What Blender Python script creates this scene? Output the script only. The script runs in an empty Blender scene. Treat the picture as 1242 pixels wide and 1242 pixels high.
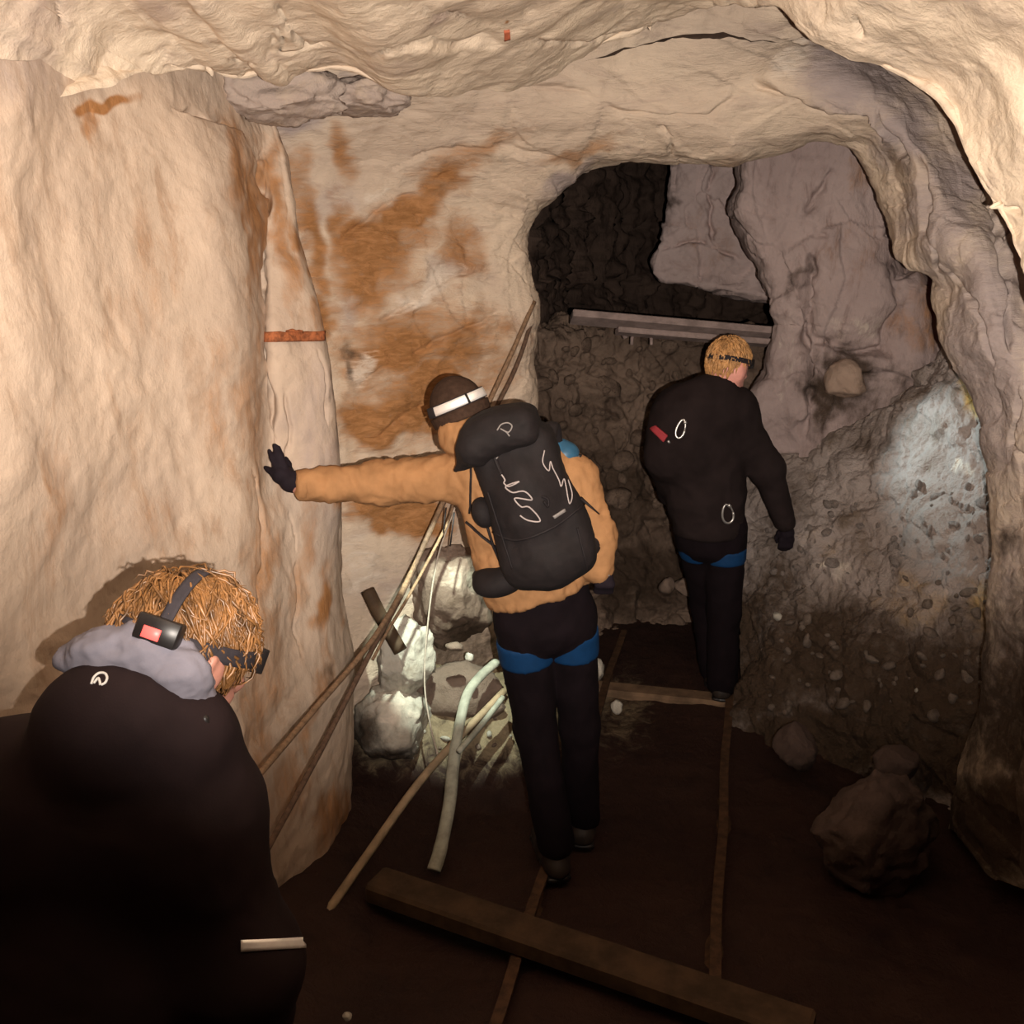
import bpy, bmesh, math, random
import numpy as np
from mathutils import Vector, Matrix

# ------------------------------------------------------------------ camera, world, flash, exposure
SC = bpy.context.scene
COL = SC.collection
FPX = 1193.0
PITCH = math.radians(15.5)
CAM = np.array((0.0, 0.0, 2.2))
cd = bpy.data.cameras.new('camera'); cd.sensor_width = 36.0; cd.lens = FPX / 1242.0 * 36.0
cd.clip_start = 0.05; cd.clip_end = 60
cam = bpy.data.objects.new('camera', cd); COL.objects.link(cam)
cam.location = CAM; cam.rotation_euler = (math.pi / 2 - PITCH, 0, 0)
SC.camera = cam
w = bpy.data.worlds.new('world'); SC.world = w; w.use_nodes = True
w.node_tree.nodes['Background'].inputs[0].default_value = (0.020, 0.0045, 0.0040, 1)
w.node_tree.nodes['Background'].inputs[1].default_value = 1.0
vs = SC.view_settings
vs.view_transform = 'Standard'; vs.look = 'None'; vs.gamma = 1.0; vs.use_curve_mapping = False
vs.exposure = 0.0

def spot(name, loc, target, watts, angle, blend, radius, color):
    l = bpy.data.lights.new(name, 'SPOT'); l.energy = watts; l.spot_size = math.radians(angle)
    l.spot_blend = blend; l.shadow_soft_size = radius; l.color = color
    o = bpy.data.objects.new(name, l); COL.objects.link(o); o.location = loc
    d = Vector(target) - Vector(loc)
    o.rotation_euler = d.to_track_quat('-Z', 'Y').to_euler()
    return o
# the phone's flash, a hand's breadth to the side of the lens and a little lower
spot('camera_flash', CAM + np.array((0.08, 0.0, -0.035)), CAM + np.array((0.08, 3.0, 0.80)), 560, 104, 0.62, 0.006, (1.0, 0.89, 0.78))

# ------------------------------------------------------------------ maths helpers
CP, SP = math.cos(PITCH), math.sin(PITCH)
def at(px, py, Y):
    """world point on the sight line of photo pixel (px, py) at distance Y into the tunnel"""
    u = (px - 621) / FPX; v = (621 - py) / FPX
    d = np.array((u, CP + v * SP, -SP + v * CP))
    return CAM + d * (Y / d[1])
def ground(px, py, z=0.0):
    u = (px - 621) / FPX; v = (621 - py) / FPX
    d = np.array((u, CP + v * SP, -SP + v * CP))
    return CAM + d * ((z - CAM[2]) / d[2])
def project(P):
    q = P - CAM
    dep = q[..., 1] * CP - q[..., 2] * SP
    up = q[..., 1] * SP + q[..., 2] * CP
    dep = np.where(np.abs(dep) < 1e-3, 1e-3, dep)
    px = 621 + FPX * q[..., 0] / dep; py = 621 - FPX * up / dep
    bad = dep < 0.2
    return np.where(bad, -9999, px), np.where(bad, -9999, py)

_r = np.random.RandomState(7)
PERM = np.concatenate([_r.permutation(256)] * 3)
GRAD = _r.normal(size=(256, 3)); GRAD /= np.linalg.norm(GRAD, axis=1)[:, None]
def perlin(p):
    i = np.floor(p).astype(int); f = p - i; i &= 255
    u = f * f * f * (f * (f * 6 - 15) + 10)
    out = 0.0
    for dx in (0, 1):
        wx = u[:, 0] if dx else 1 - u[:, 0]
        for dy in (0, 1):
            wy = u[:, 1] if dy else 1 - u[:, 1]
            for dz in (0, 1):
                wz = u[:, 2] if dz else 1 - u[:, 2]
                h = PERM[PERM[PERM[(i[:, 0] + dx) & 255] + ((i[:, 1] + dy) & 255)] + ((i[:, 2] + dz) & 255)]
                g = GRAD[h]
                out = out + wx * wy * wz * (g[:, 0] * (f[:, 0] - dx) + g[:, 1] * (f[:, 1] - dy) + g[:, 2] * (f[:, 2] - dz))
    return out * 1.5
def fbm(p, scale, octaves=4, gain=0.5, ridged=False):
    s = 0.0; a = 1.0; q = p * scale
    for k in range(octaves):
        n = perlin(q + k * 17.3)
        s = s + a * ((0.45 - np.abs(n)) * 1.6 if ridged else n)
        a *= gain; q = q * 2.03
    return s
def worley(p, scale, seed=0):
    """distance to nearest and second nearest cell point, and a hash of the nearest cell"""
    q = p * scale; i = np.floor(q).astype(int); f1 = np.full(len(q), 9.0); f2 = f1.copy(); hid = np.zeros(len(q), int)
    for dx in (-1, 0, 1):
        for dy in (-1, 0, 1):
            for dz in (-1, 0, 1):
                c = i + (dx, dy, dz); m = c & 255
                h = PERM[PERM[PERM[(m[:, 0] + seed) & 255] + m[:, 1]] + m[:, 2]]
                d = np.linalg.norm(c + 0.5 + 0.45 * GRAD[h] - q, axis=1)
                n1 = d < f1
                f2 = np.where(n1, f1, np.minimum(f2, d)); hid = np.where(n1, h, hid); f1 = np.where(n1, d, f1)
    return f1, f2, hid
def catmull(P, n):
    """resample array P (k, ...) to n rows, Catmull-Rom"""
    k = len(P); t = np.linspace(0, k - 1, n); i = np.minimum(t.astype(int), k - 2); f = t - i
    E = np.concatenate([[2 * P[0] - P[1]], P, [2 * P[-1] - P[-2]]])
    f = f.reshape((-1,) + (1,) * (P.ndim - 1))
    a, b, c, d = E[i], E[i + 1], E[i + 2], E[i + 3]
    return 0.5 * (2 * b + (c - a) * f + (2 * a - 5 * b + 4 * c - d) * f ** 2 + (3 * b - a - 3 * c + d) * f ** 3)
def seg_dist(px, py, line):
    """distance and signed side to a pixel polyline"""
    D = np.full(px.shape, 1e9); S = np.zeros(px.shape); T = np.zeros(px.shape)
    n = len(line) - 1
    for k in range(n):
        (x0, y0), (x1, y1) = line[k], line[k + 1]
        ex, ey = x1 - x0, y1 - y0; L = ex * ex + ey * ey + 1e-9
        t = np.clip(((px - x0) * ex + (py - y0) * ey) / L, 0, 1)
        dx, dy = px - x0 - t * ex, py - y0 - t * ey
        d = np.hypot(dx, dy); m = d < D
        S = np.where(m, np.sign(ex * dy - ey * dx), S); T = np.where(m, (k + t) / n, T); D = np.where(m, d, D)
    return D, S, T
def sstep(x, a, b):
    t = np.clip((x - a) / (b - a), 0, 1); return t * t * (3 - 2 * t)

# ------------------------------------------------------------------ scene helpers
def mesh_obj(name, verts, faces, mat, parent=None, smooth=True, mask=None):
    me = bpy.data.meshes.new(name)
    me.from_pydata([tuple(map(float, v)) for v in verts], [], [tuple(map(int, f)) for f in faces])
    if smooth: me.polygons.foreach_set('use_smooth', [True] * len(me.polygons))
    if mask is None and mat is not None and mat.get('rock'): mask = np.zeros((len(me.vertices), 4))
    if mask is not None:
        a = me.color_attributes.new('mask', 'FLOAT_COLOR', 'POINT')
        a.data.foreach_set('color', np.asarray(mask, np.float32).ravel())
    me.update()
    o = bpy.data.objects.new(name, me); COL.objects.link(o)
    if mat: me.materials.append(mat)
    if parent is not None: adopt(o, parent)
    return o
def adopt(o, parent):
    o.parent = parent; o.matrix_parent_inverse = PW[parent.name].inverted() if parent.name in PW else Matrix.Identity(4)
PW = {}
def empty(name, loc=(0, 0, 0)):
    o = bpy.data.objects.new(name, None); COL.objects.link(o); o.empty_display_size = 0.1
    o.location = loc; PW[o.name] = Matrix.Translation(Vector(loc)); return o
def tag(o, label=None, cat=None, group=None, kind=None):
    if label: o['label'] = label
    if cat: o['category'] = cat
    if group: o['group'] = group
    if kind: o['kind'] = kind
    return o

# ------------------------------------------------------------------ materials
def new_mat(name):
    m = bpy.data.materials.new(name); m.use_nodes = True
    nt = m.node_tree; b = nt.nodes['Principled BSDF']; return m, nt, b
def N(nt, kind, **kw):
    n = nt.nodes.new(kind)
    for k, v in kw.items():
        if k in ('operation', 'blend_type', 'data_type', 'attribute_name', 'noise_dimensions', 'feature', 'noise_type', 'distance'): setattr(n, k, v)
        else: n.inputs[k].default_value = v
    return n
def mixc(nt, fac, a, b, mode='MIX'):
    n = nt.nodes.new('ShaderNodeMix'); n.data_type = 'RGBA'; n.blend_type = mode
    for sock, val in ((n.inputs[0], fac), (n.inputs[6], a), (n.inputs[7], b)):
        if hasattr(val, 'is_linked') or isinstance(val, bpy.types.NodeSocket): nt.links.new(val, sock)
        elif isinstance(val, (tuple, list)): sock.default_value = tuple(val) + (1,) if len(val) == 3 else val
        else: sock.default_value = val
    return n.outputs[2]
def ramp(nt, src, lo, hi):
    n = nt.nodes.new('ShaderNodeMapRange'); n.interpolation_type = 'SMOOTHSTEP'
    n.inputs['From Min'].default_value = lo; n.inputs['From Max'].default_value = hi
    nt.links.new(src, n.inputs['Value']); return n.outputs['Result']
def mth(nt, op, a, b=0.0):
    n = nt.nodes.new('ShaderNodeMath'); n.operation = op
    for k, v in ((0, a), (1, b)):
        if isinstance(v, bpy.types.NodeSocket): nt.links.new(v, n.inputs[k])
        else: n.inputs[k].default_value = v
    return n.outputs[0]
def coords(nt, scale=(1, 1, 1), rot=(0, 0, 0)):
    tc = nt.nodes.new('ShaderNodeTexCoord'); mp = nt.nodes.new('ShaderNodeMapping')
    mp.inputs['Scale'].default_value = scale; mp.inputs['Rotation'].default_value = rot
    nt.links.new(tc.outputs['Object'], mp.inputs['Vector']); return mp.outputs['Vector']
def noise(nt, vec, scale, detail=5, rough=0.6, dist=0.0):
    n = nt.nodes.new('ShaderNodeTexNoise'); n.inputs['Scale'].default_value = scale
    n.inputs['Detail'].default_value = detail; n.inputs['Roughness'].default_value = rough; n.inputs['Distortion'].default_value = dist
    nt.links.new(vec, n.inputs['Vector']); return n.outputs['Fac']
def bump(nt, b, hs, strength=0.4, dist=0.01):
    h = None
    for s, wgt in hs:
        x = mth(nt, 'MULTIPLY', s, wgt); h = x if h is None else mth(nt, 'ADD', h, x)
    bn = nt.nodes.new('ShaderNodeBump'); bn.inputs['Strength'].default_value = strength; bn.inputs['Distance'].default_value = dist
    nt.links.new(h, bn.inputs['Height']); nt.links.new(bn.outputs['Normal'], b.inputs['Normal'])

def rock_mat(name, c_a, c_b, c_c, rust=(0.25, 0.115, 0.040), grey=(0.33, 0.27, 0.255), dark=(0.045, 0.028, 0.018), pale=(0.66, 0.57, 0.48),
             stretch=(1, 1, 1), rot=(0, 0, 0), rough=0.85, bstr=0.45, fine=1.0, spec=0.25, streak=1.0):
    m, nt, b = new_mat(name); m['rock'] = 1
    v = coords(nt); vs_ = coords(nt, stretch, rot)
    n1 = noise(nt, v, 1.7, 6, 0.6, 0.4); n2 = noise(nt, vs_, 6.0, 6, 0.65, 0.6); n3 = noise(nt, v, 28.0, 5, 0.65)
    n4 = noise(nt, vs_, 15.0, 7, 0.7, 0.8)
    c = mixc(nt, ramp(nt, n1, 0.36, 0.66), c_a, c_b)
    c = mixc(nt, ramp(nt, n2, 0.50, 0.72), c, c_c)
    at_ = nt.nodes.new('ShaderNodeAttribute'); at_.attribute_name = 'mask'
    sep = nt.nodes.new('ShaderNodeSeparateColor'); nt.links.new(at_.outputs['Color'], sep.inputs[0])
    def m_(sock, nz, soft=0.16):
        # stains and painted shade show where noise exceeds 1 - mask
        thr = mth(nt, 'SUBTRACT', 1.02, mth(nt, 'MULTIPLY', sock, 1.02))
        return ramp(nt, mth(nt, 'SUBTRACT', nz, thr), -soft * 1.6, soft * 1.6)
    nz = mth(nt, 'ADD', mth(nt, 'MULTIPLY', n2, 0.55), mth(nt, 'MULTIPLY', n4, 0.45))
    c = mixc(nt, m_(sep.outputs[1], mth(nt, 'ADD', mth(nt, 'MULTIPLY', n1, 0.5), mth(nt, 'MULTIPLY', n4, 0.5)), 0.2), c, grey)
    rc = mixc(nt, ramp(nt, n4, 0.35, 0.7), rust, tuple(min(1, x * 1.55 + 0.02) for x in rust))
    c = mixc(nt, m_(sep.outputs[0], nz, 0.2), c, rc)
    c = mixc(nt, m_(at_.outputs['Alpha'], n4, 0.15), c, pale)
    c = mixc(nt, m_(sep.outputs[2], mth(nt, 'ADD', mth(nt, 'MULTIPLY', n2, 0.5), mth(nt, 'MULTIPLY', n3, 0.5)), 0.2), c, dark)
    c = mixc(nt, mth(nt, 'MULTIPLY', ramp(nt, n3, 0.55, 0.75), 0.25), c, tuple(x * 0.55 for x in c_c))
    nt.links.new(c, b.inputs['Base Color'])
    b.inputs['Roughness'].default_value = rough; b.inputs['Specular IOR Level'].default_value = spec
    bump(nt, b, ((n2, 1.2 * streak), (n4, 0.8 * streak), (noise(nt, v, 9, 5, 0.55, 0.3), 0.7), (n3, 0.35 * fine), (noise(nt, v, 90, 3, 0.6), 0.12 * fine)), bstr, 0.03)
    return m
def plain(name, col, rough=0.7, metal=0.0, spec=0.3, var=0.25, scale=20, bstr=0.0, emit=None, bscale=120, sheen=0.0):
    m, nt, b = new_mat(name); v = coords(nt)
    n = noise(nt, v, scale, 5, 0.6)
    c = mixc(nt, ramp(nt, n, 0.3, 0.7), tuple(x * (1 - var) for x in col), tuple(min(1, x * (1 + var)) for x in col))
    nt.links.new(c, b.inputs['Base Color'])
    b.inputs['Roughness'].default_value = rough; b.inputs['Metallic'].default_value = metal; b.inputs['Specular IOR Level'].default_value = spec
    if sheen: b.inputs['Sheen Weight'].default_value = sheen
    if bstr: bump(nt, b, ((noise(nt, v, bscale, 3, 0.6), 1.0), (n, 1.0)), bstr, 0.004)
    if emit:
        b.inputs['Emission Color'].default_value = tuple(emit[:3]) + (1,); b.inputs['Emission Strength'].default_value = emit[3]
    return m

CREAM = ((0.53, 0.412, 0.318), (0.445, 0.343, 0.268), (0.40, 0.288, 0.208))
M_wall = rock_mat('limestone_wall', *CREAM, stretch=(1.7, 1.7, 0.55), bstr=0.30, streak=0.30)
M_arch = rock_mat('iron_stained_rock', (0.62, 0.50, 0.385), (0.52, 0.41, 0.32), (0.45, 0.35, 0.28), stretch=(0.55, 1.5, 2.6), rot=(0, math.radians(32), 0))
M_ceil = rock_mat('limestone_ceiling', (0.70, 0.575, 0.44), (0.62, 0.50, 0.385), (0.52, 0.42, 0.33), grey=(0.38, 0.285, 0.24), stretch=(0.9, 1.4, 2.0), bstr=0.38)
M_mauve = rock_mat('mauve_rock', (0.40, 0.31, 0.29), (0.33, 0.25, 0.235), (0.26, 0.19, 0.175), stretch=(2.0, 1.5, 0.8), rot=(0, math.radians(15), 0))
M_far = rock_mat('dark_far_rock', (0.085, 0.055, 0.042), (0.05, 0.032, 0.025), (0.032, 0.020, 0.015), stretch=(2.0, 2.0, 0.7))
M_rubble = rock_mat('rubble_rock', (0.20, 0.14, 0.105), (0.125, 0.085, 0.063), (0.06, 0.039, 0.028), fine=1.6)
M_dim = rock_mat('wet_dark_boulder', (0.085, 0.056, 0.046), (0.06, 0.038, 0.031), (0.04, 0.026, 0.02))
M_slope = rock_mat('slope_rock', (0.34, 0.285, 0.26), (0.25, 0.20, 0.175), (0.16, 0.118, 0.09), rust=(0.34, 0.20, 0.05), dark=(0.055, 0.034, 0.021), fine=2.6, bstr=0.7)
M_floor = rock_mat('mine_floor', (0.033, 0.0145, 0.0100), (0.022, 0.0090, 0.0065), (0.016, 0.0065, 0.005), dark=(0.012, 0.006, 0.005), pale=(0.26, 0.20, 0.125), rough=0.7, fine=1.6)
M_boulder_white = rock_mat('pale_boulder', (0.46, 0.43, 0.37), (0.37, 0.335, 0.285), (0.27, 0.23, 0.18), dark=(0.05, 0.035, 0.025))
M_boulder_brown = rock_mat('brown_boulder', (0.20, 0.145, 0.115), (0.15, 0.105, 0.08), (0.09, 0.06, 0.042), pale=(0.5, 0.42, 0.34))

# ------------------------------------------------------------------ rock surfaces
def jag(pts, n, amp, seed):
    """resample a rim and break it into small steps"""
    q_ = catmull(np.array(pts, float), n); r_ = np.random.RandomState(seed)
    st = np.repeat(r_.normal(size=(n // 2 + 1, 2)), 2, 0)[:n] * amp
    st2 = np.repeat(r_.normal(size=(n // 5 + 1, 2)), 5, 0)[:n] * amp * 0.9
    q_[:, :2] += st + st2; return q_
def blob_mask(px, py, blobs):
    s = np.zeros(px.shape)
    for (x, y, rx, ry, ang, st) in blobs:
        a = math.radians(ang); dx, dy = px - x, py - y
        u = dx * math.cos(a) + dy * math.sin(a); v = -dx * math.sin(a) + dy * math.cos(a)
        s = np.maximum(s, st * np.exp(-((u / rx) ** 2 + (v / ry) ** 2) ** 1.3))
    return s
def build_patch(ctrl, nr, nc, amp=1.0, cracks=(), masks=None, ridges=0.0, lumps=0.0, ref=None, strata=None, facet=0.0, gain={}, cw=1.0):
    """ctrl: rows x cols of world points -> displaced grid, colour masks"""
    C = np.array(ctrl, float)
    P = catmull(C, nr); P = catmull(P.transpose(1, 0, 2), nc).transpose(1, 0, 2)
    du = np.gradient(P, axis=1); dv = np.gradient(P, axis=0)
    Nn = np.cross(du, dv); Nn /= np.linalg.norm(Nn, axis=2)[..., None] + 1e-9
    ref = CAM if ref is None else np.array(ref)
    mid = Nn[nr // 2, nc // 2]
    if np.sum(np.sum(Nn * (ref - P), axis=2) > 0) < nr * nc / 2: Nn = -Nn
    # smooth the normals so that tight turns do not fold
    for _ in range(4):
        for ax in (0, 1):
            Nn = (np.roll(Nn, 1, ax) + np.roll(Nn, -1, ax) + 2 * Nn) / 4 if False else Nn
    q = P.reshape(-1, 3); px, py = project(q)
    warp = np.stack([fbm(q + o, 2.3, 2) for o in (3.1, 9.7, 21.4)], 1) * 0.09
    qq = q + warp
    d = 0.055 * fbm(qq, 1.5, 3) + 0.020 * fbm(qq, 5.0, 3) + 0.006 * fbm(qq, 17, 3, 0.55)
    if ridges: d += ridges * fbm(qq, 4.0, 4, 0.5, True)
    if lumps:
        f1, f2, h = worley(qq, 7.0); d += lumps * (0.55 - f1) + lumps * 0.6 * ((h % 17) / 17 - 0.5)
        f1, f2, h = worley(qq, 19.0, 5); d += lumps * 0.40 * (0.55 - f1)
        f1, f2, h = worley(qq, 44.0, 9); d += lumps * 0.22 * (0.55 - f1) * ((h % 5) / 4)
    if facet:
        f1, f2, h = worley(qq * np.array((1, 1, 0.7)), 2.6, 3)
        g = GRAD[h]; d += facet * ((h % 29) / 29 - 0.5) + facet * 0.5 * np.sum(g * (qq * 2.6 - np.floor(qq * 2.6) - 0.5), axis=1)
    if strata:
        (dx, dz, fr, am) = strata
        t = (q[:, 0] * dx + q[:, 2] * dz) * fr + 2.0 * fbm(qq, 1.2, 2) + q[:, 1] * 0.7
        saw = t - np.floor(t); d += am * (saw ** 0.6 - 0.5) * (0.6 + 0.8 * fbm(qq, 3.0, 2))
    d *= amp
    wob = 7 * fbm(q, 6, 3); wob2 = 7 * fbm(q + 31.7, 6, 3)
    for (line, width, depth, stp, reach) in cracks:
        width, depth = width * cw, depth * cw * 1.3
        D, S, T = seg_dist(px + wob, py + wob2, line)
        fade = np.clip(np.minimum(T, 1 - T) * 9, 0, 1)
        jag = np.clip(0.75 + 1.3 * fbm(q, 9, 2), 0.1, 1.6)
        d -= depth * np.exp(-(D / (width * jag)) ** 2) * fade
        if stp: d += stp * S * np.exp(-D / reach) * sstep(D, 0, width) * fade
    q2 = q + Nn.reshape(-1, 3) * d[:, None]
    M = np.zeros((len(q), 4))
    if masks:
        for ch, blobs in masks.items():
            M[:, 'rgda'.index(ch)] = np.maximum(0, blob_mask(px + 2.5 * wob, py + 2.5 * wob2, blobs)) * gain.get(ch, 1.0)
    return q2.reshape(nr, nc, 3), np.clip(M, 0, 1).reshape(nr, nc, 4)
def grid_faces(nr, nc):
    i = np.arange(nr - 1)[:, None] * nc + np.arange(nc - 1)[None]
    return np.stack([i, i + 1, i + nc + 1, i + nc], -1).reshape(-1, 4)
def grid_obj(name, P, M, mat, kind='structure'):
    nr, nc = P.shape[:2]
    o = mesh_obj(name, P.reshape(-1, 3), grid_faces(nr, nc), mat, mask=M.reshape(-1, 4))
    o['kind'] = kind
    return o

# floor -------------------------------------------------------------
xs = np.linspace(-2.2, 3.6, 260); ys = np.linspace(-1.2, 9.0, 420)
X, Yg = np.meshgrid(xs, ys)
q = np.stack([X, Yg, np.zeros_like(X)], -1).reshape(-1, 3)
z = 0.035 * fbm(q, 1.3, 3) + 0.012 * fbm(q, 6, 3) + 0.007 * fbm(q, 22, 2) - 0.02
f1, f2, h = worley(q, 9.0); z += 0.02 * np.clip(0.5 - f1, 0, 1) * ((h % 7) / 7)
track = 0.235 * (q[:, 1] - 2.5) + 0.3
d_tr = q[:, 0] - track
z = np.where(np.abs(d_tr) < 0.6, z * 0.6 - 0.01, z)                      # the trackway is trodden flat
z += 0.20 * sstep(-d_tr, 0.65, 1.5) + 0.22 * sstep(d_tr, 1.0, 2.2)       # dirt banked against both sides
md = np.hypot((q[:, 0] + 0.22) / 0.75, (q[:, 1] - 4.05) / 0.62); z += (0.34 + 0.05 * fbm(q, 5, 3)) * (1 - sstep(md, 0.25, 1.0))   # rubble heaped at the foot of the arch
q[:, 2] = z
px, py = project(q)
mk = np.zeros((len(q), 4))
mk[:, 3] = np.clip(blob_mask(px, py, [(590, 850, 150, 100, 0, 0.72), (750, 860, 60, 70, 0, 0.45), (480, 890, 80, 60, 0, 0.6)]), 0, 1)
FLOOR_Z = z.reshape(X.shape)
def floor_z(x, y):
    i = int(np.clip(np.searchsorted(ys, y), 1, len(ys) - 1)); j = int(np.clip(np.searchsorted(xs, x), 1, len(xs) - 1))
    return float(FLOOR_Z[i - 1:i + 1, j - 1:j + 1].mean())
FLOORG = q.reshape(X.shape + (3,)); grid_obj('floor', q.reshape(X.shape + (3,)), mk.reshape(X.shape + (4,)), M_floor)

# left wall: near face, crease, then the smooth rib the gloved hand leans on --------------------
rows_py = (60, 130, 190, 290, 400, 540, 700, 850, 980)
def wl_col(pxs, Ys, X0=None):
    return [at(x, y, Y) for x, y, Y in zip(pxs, rows_py, Ys)]
cols = []
for (Xw, Yw) in ((-1.55, -1.0), (-1.40, 0.5), (-1.27, 1.4)):
    zz = np.linspace(2.75, -0.12, 10)
    cols.append([np.array((Xw + 0.10 * (abs(k - 4.5) / 4.5) ** 2, Yw, zk)) for k, zk in enumerate(zz)])
def foot(px, Y):                      # last row: foot of the wall just under the floor
    p = at(px, 1000, Y); p[2] = -0.12; return p
def addcol(pxs, Ys, fpx, fY):
    c = wl_col(pxs, Ys); c.append(foot(fpx, fY)); cols.append(c)
addcol([-30] * 9, [2.15, 2.12, 2.1, 2.05, 2.0, 1.98, 1.95, 1.92, 1.90], -10, 1.95)
addcol([100] * 9, [2.65, 2.55, 2.5, 2.45, 2.4, 2.35, 2.3, 2.2, 2.15], 110, 2.15)
addcol([200] * 9, [3.0, 2.92, 2.85, 2.78, 2.72, 2.66, 2.58, 2.48, 2.42], 205, 2.42)
addcol([262, 262, 268, 280, 285, 285, 285, 285, 280], [3.3, 3.2, 3.1, 3.02, 2.97, 2.92, 2.85, 2.72, 2.62], 280, 2.62)
addcol([300, 304, 312, 318, 318, 318, 325, 330, 318], [3.6, 3.5, 3.42, 3.34, 3.22, 3.12, 3.02, 2.90, 2.78], 315, 2.78)
addcol([308, 314, 322, 328, 332, 345, 352, 362, 345], [3.62, 3.55, 3.48, 3.36, 3.20, 3.18, 3.14, 3.04, 2.90], 340, 2.86)
addcol([315, 322, 338, 348, 362, 385, 395, 402, 385], [3.62, 3.58, 3.50, 3.38, 3.26, 3.26, 3.26, 3.20, 3.06], 370, 2.96)
addcol([320, 326, 345, 362, 392, 412, 416, 424, 420], [3.66, 3.62, 3.54, 3.45, 3.36, 3.36, 3.38, 3.36, 3.26], 405, 3.16)
addcol([318, 324, 342, 358, 392, 412, 418, 428, 428], [3.95, 3.9, 3.8, 3.72, 3.62, 3.6, 3.6, 3.6, 3.55], 420, 3.50)
addcol([280, 290, 310, 330, 370, 390, 395, 400, 400], [4.4] * 9, 390, 4.2)
ctrl = np.array(cols).transpose(1, 0, 2)
wl_cracks = [([(318, 180), (322, 300), (318, 400), (328, 470), (335, 540)], 3.5, 0.03, 0.0, 1),
             ([(345, 470), (352, 520), (342, 560)], 2.0, 0.012, 0, 1), ([(385, 420), (395, 470), (398, 520)], 2.0, 0.01, 0, 1),
             ([(300, 560), (315, 650), (318, 760)], 2.5, 0.014, 0, 1), ([(350, 620), (362, 720), (365, 800)], 2.0, 0.012, 0, 1),
             ([(205, 130), (290, 160), (320, 200)], 3.0, 0.02, 0.012, 30)]
wl_masks = {'r': [(285, 200, 22, 70, -8, 0.62), (330, 230, 16, 80, 0, 0.6), (300, 480, 16, 130, 0, 0.45), (320, 720, 20, 150, 0, 0.5), (385, 850, 18, 90, 10, 0.5), (345, 960, 40, 60, 10, 0.5), (60, 620, 40, 120, 0, 0.36), (200, 640, 60, 60, 0, 0.34), (180, 350, 60, 160, 15, 0.3), (308, 260, 14, 130, 0, 0.62), (345, 300, 16, 90, -10, 0.60), (398, 730, 16, 55, 5, 0.75), (130, 126, 42, 9, 5, 0.95), (115, 145, 18, 22, 0, 0.55),
                  (365, 690, 16, 110, 5, 0.5), (310, 620, 25, 180, 0, 0.42), (400, 610, 14, 20, 0, 0.7), (270, 480, 22, 150, 0, 0.38), (375, 330, 10, 80, -18, 0.75), (320, 860, 30, 120, 0, 0.45), (405, 990, 26, 60, 20, 0.6)],
            'g': [(30, 60, 90, 120, 0, 0.42), (380, 560, 60, 200, 0, 0.40), (60, 330, 70, 120, 0, 0.30)],  # first grey blob paints the dimmer flash in the upper corner
            'd': [(395, 1110, 60, 70, -40, 0.8), (440, 1020, 30, 60, 20, 0.7), (392, 815, 10, 25, 0, 0.5), (405, 470, 8, 30, 0, 0.45)]}
P, M = build_patch(ctrl, 430, 420, amp=0.46, cracks=wl_cracks, masks=wl_masks, gain={'r': 1.15})
grid_obj('wall_left', P, M, M_wall); WALL_L = P

# the arch: iron-stained face, cream band overhead, plated jamb; its inner edge rims the opening -----
EO = [((640, 905, 4.25), (420, 985, 3.62)), ((640, 830, 4.3), (400, 900, 3.68)), ((640, 700, 4.3), (390, 760, 3.75)), ((641, 560, 4.3), (380, 610, 3.8)), ((641, 450, 4.3), (370, 480, 3.8)),
      ((645, 375, 4.3), (345, 370, 3.8)), ((634, 300, 4.3), (322, 265, 3.8)), ((652, 248, 4.25), (300, 165, 3.75)), ((700, 210, 4.2), (350, 90, 3.62)),
      ((800, 190, 4.15), (520, 40, 3.6)), ((900, 184, 4.1), (740, -20, 3.5)), ((1000, 160, 4.0), (930, -70, 3.4)), ((1066, 186, 3.9), (1070, -10, 3.3)),
      ((1098, 245, 3.8), (1180, 60, 3.15)), ((1116, 312, 3.65), (1240, 150, 3.0)), ((1163, 343, 3.5), (1280, 230, 2.95)), ((1170, 415, 3.4), (1310, 330, 2.85)),
      ((1214, 485, 3.25), (1330, 450, 2.8)), ((1232, 610, 3.1), (1340, 600, 2.75)), ((1238, 720, 3.0), (1340, 720, 2.7)), ((1234, 850, 2.9), (1340, 850, 2.65)), ((1206, 985, 2.85), (1320, 1010, 2.6)), ((1195, 1060, 2.9), (1320, 1120, 2.6))]
E_l = jag([e for e, o in EO], 110, 1.7, 4); O_l = catmull(np.array([o for e, o in EO], float), 110)
kk = np.linspace(0, 22, 110); groove = 0.45 * np.exp(-((kk - 13.0) / 3.6) ** 4)
EO = list(zip(E_l, O_l)); cen = np.array((0.85, 0, 1.3))
ctrl = [[], [], [], [], [], []]
for (e, o), gv in zip(EO, groove):
    E = at(*e); o = o.copy(); o[2] += gv * 1.1; O = at(*o)
    e_t = np.array(e); o_t = np.array(o)
    ctrl[0].append(O)
    m1 = o_t * 0.62 + e_t * 0.38; m2 = o_t * 0.25 + e_t * 0.75
    m1[2] -= 0.02 - 0.25 * gv; m2[2] -= 0.03 + 0.25 * gv
    ctrl[1].append(at(*m1)); ctrl[2].append(at(*m2)); ctrl[3].append(E)
    rad = np.array((E[0] - cen[0], 0, E[2] - cen[2])); rad /= np.linalg.norm(rad)
    ctrl[4].append(E + rad * 0.03 + np.array((0, 0.28, 0))); ctrl[5].append(E + rad * 0.45 + np.array((0, 0.8, 0)))
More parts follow.
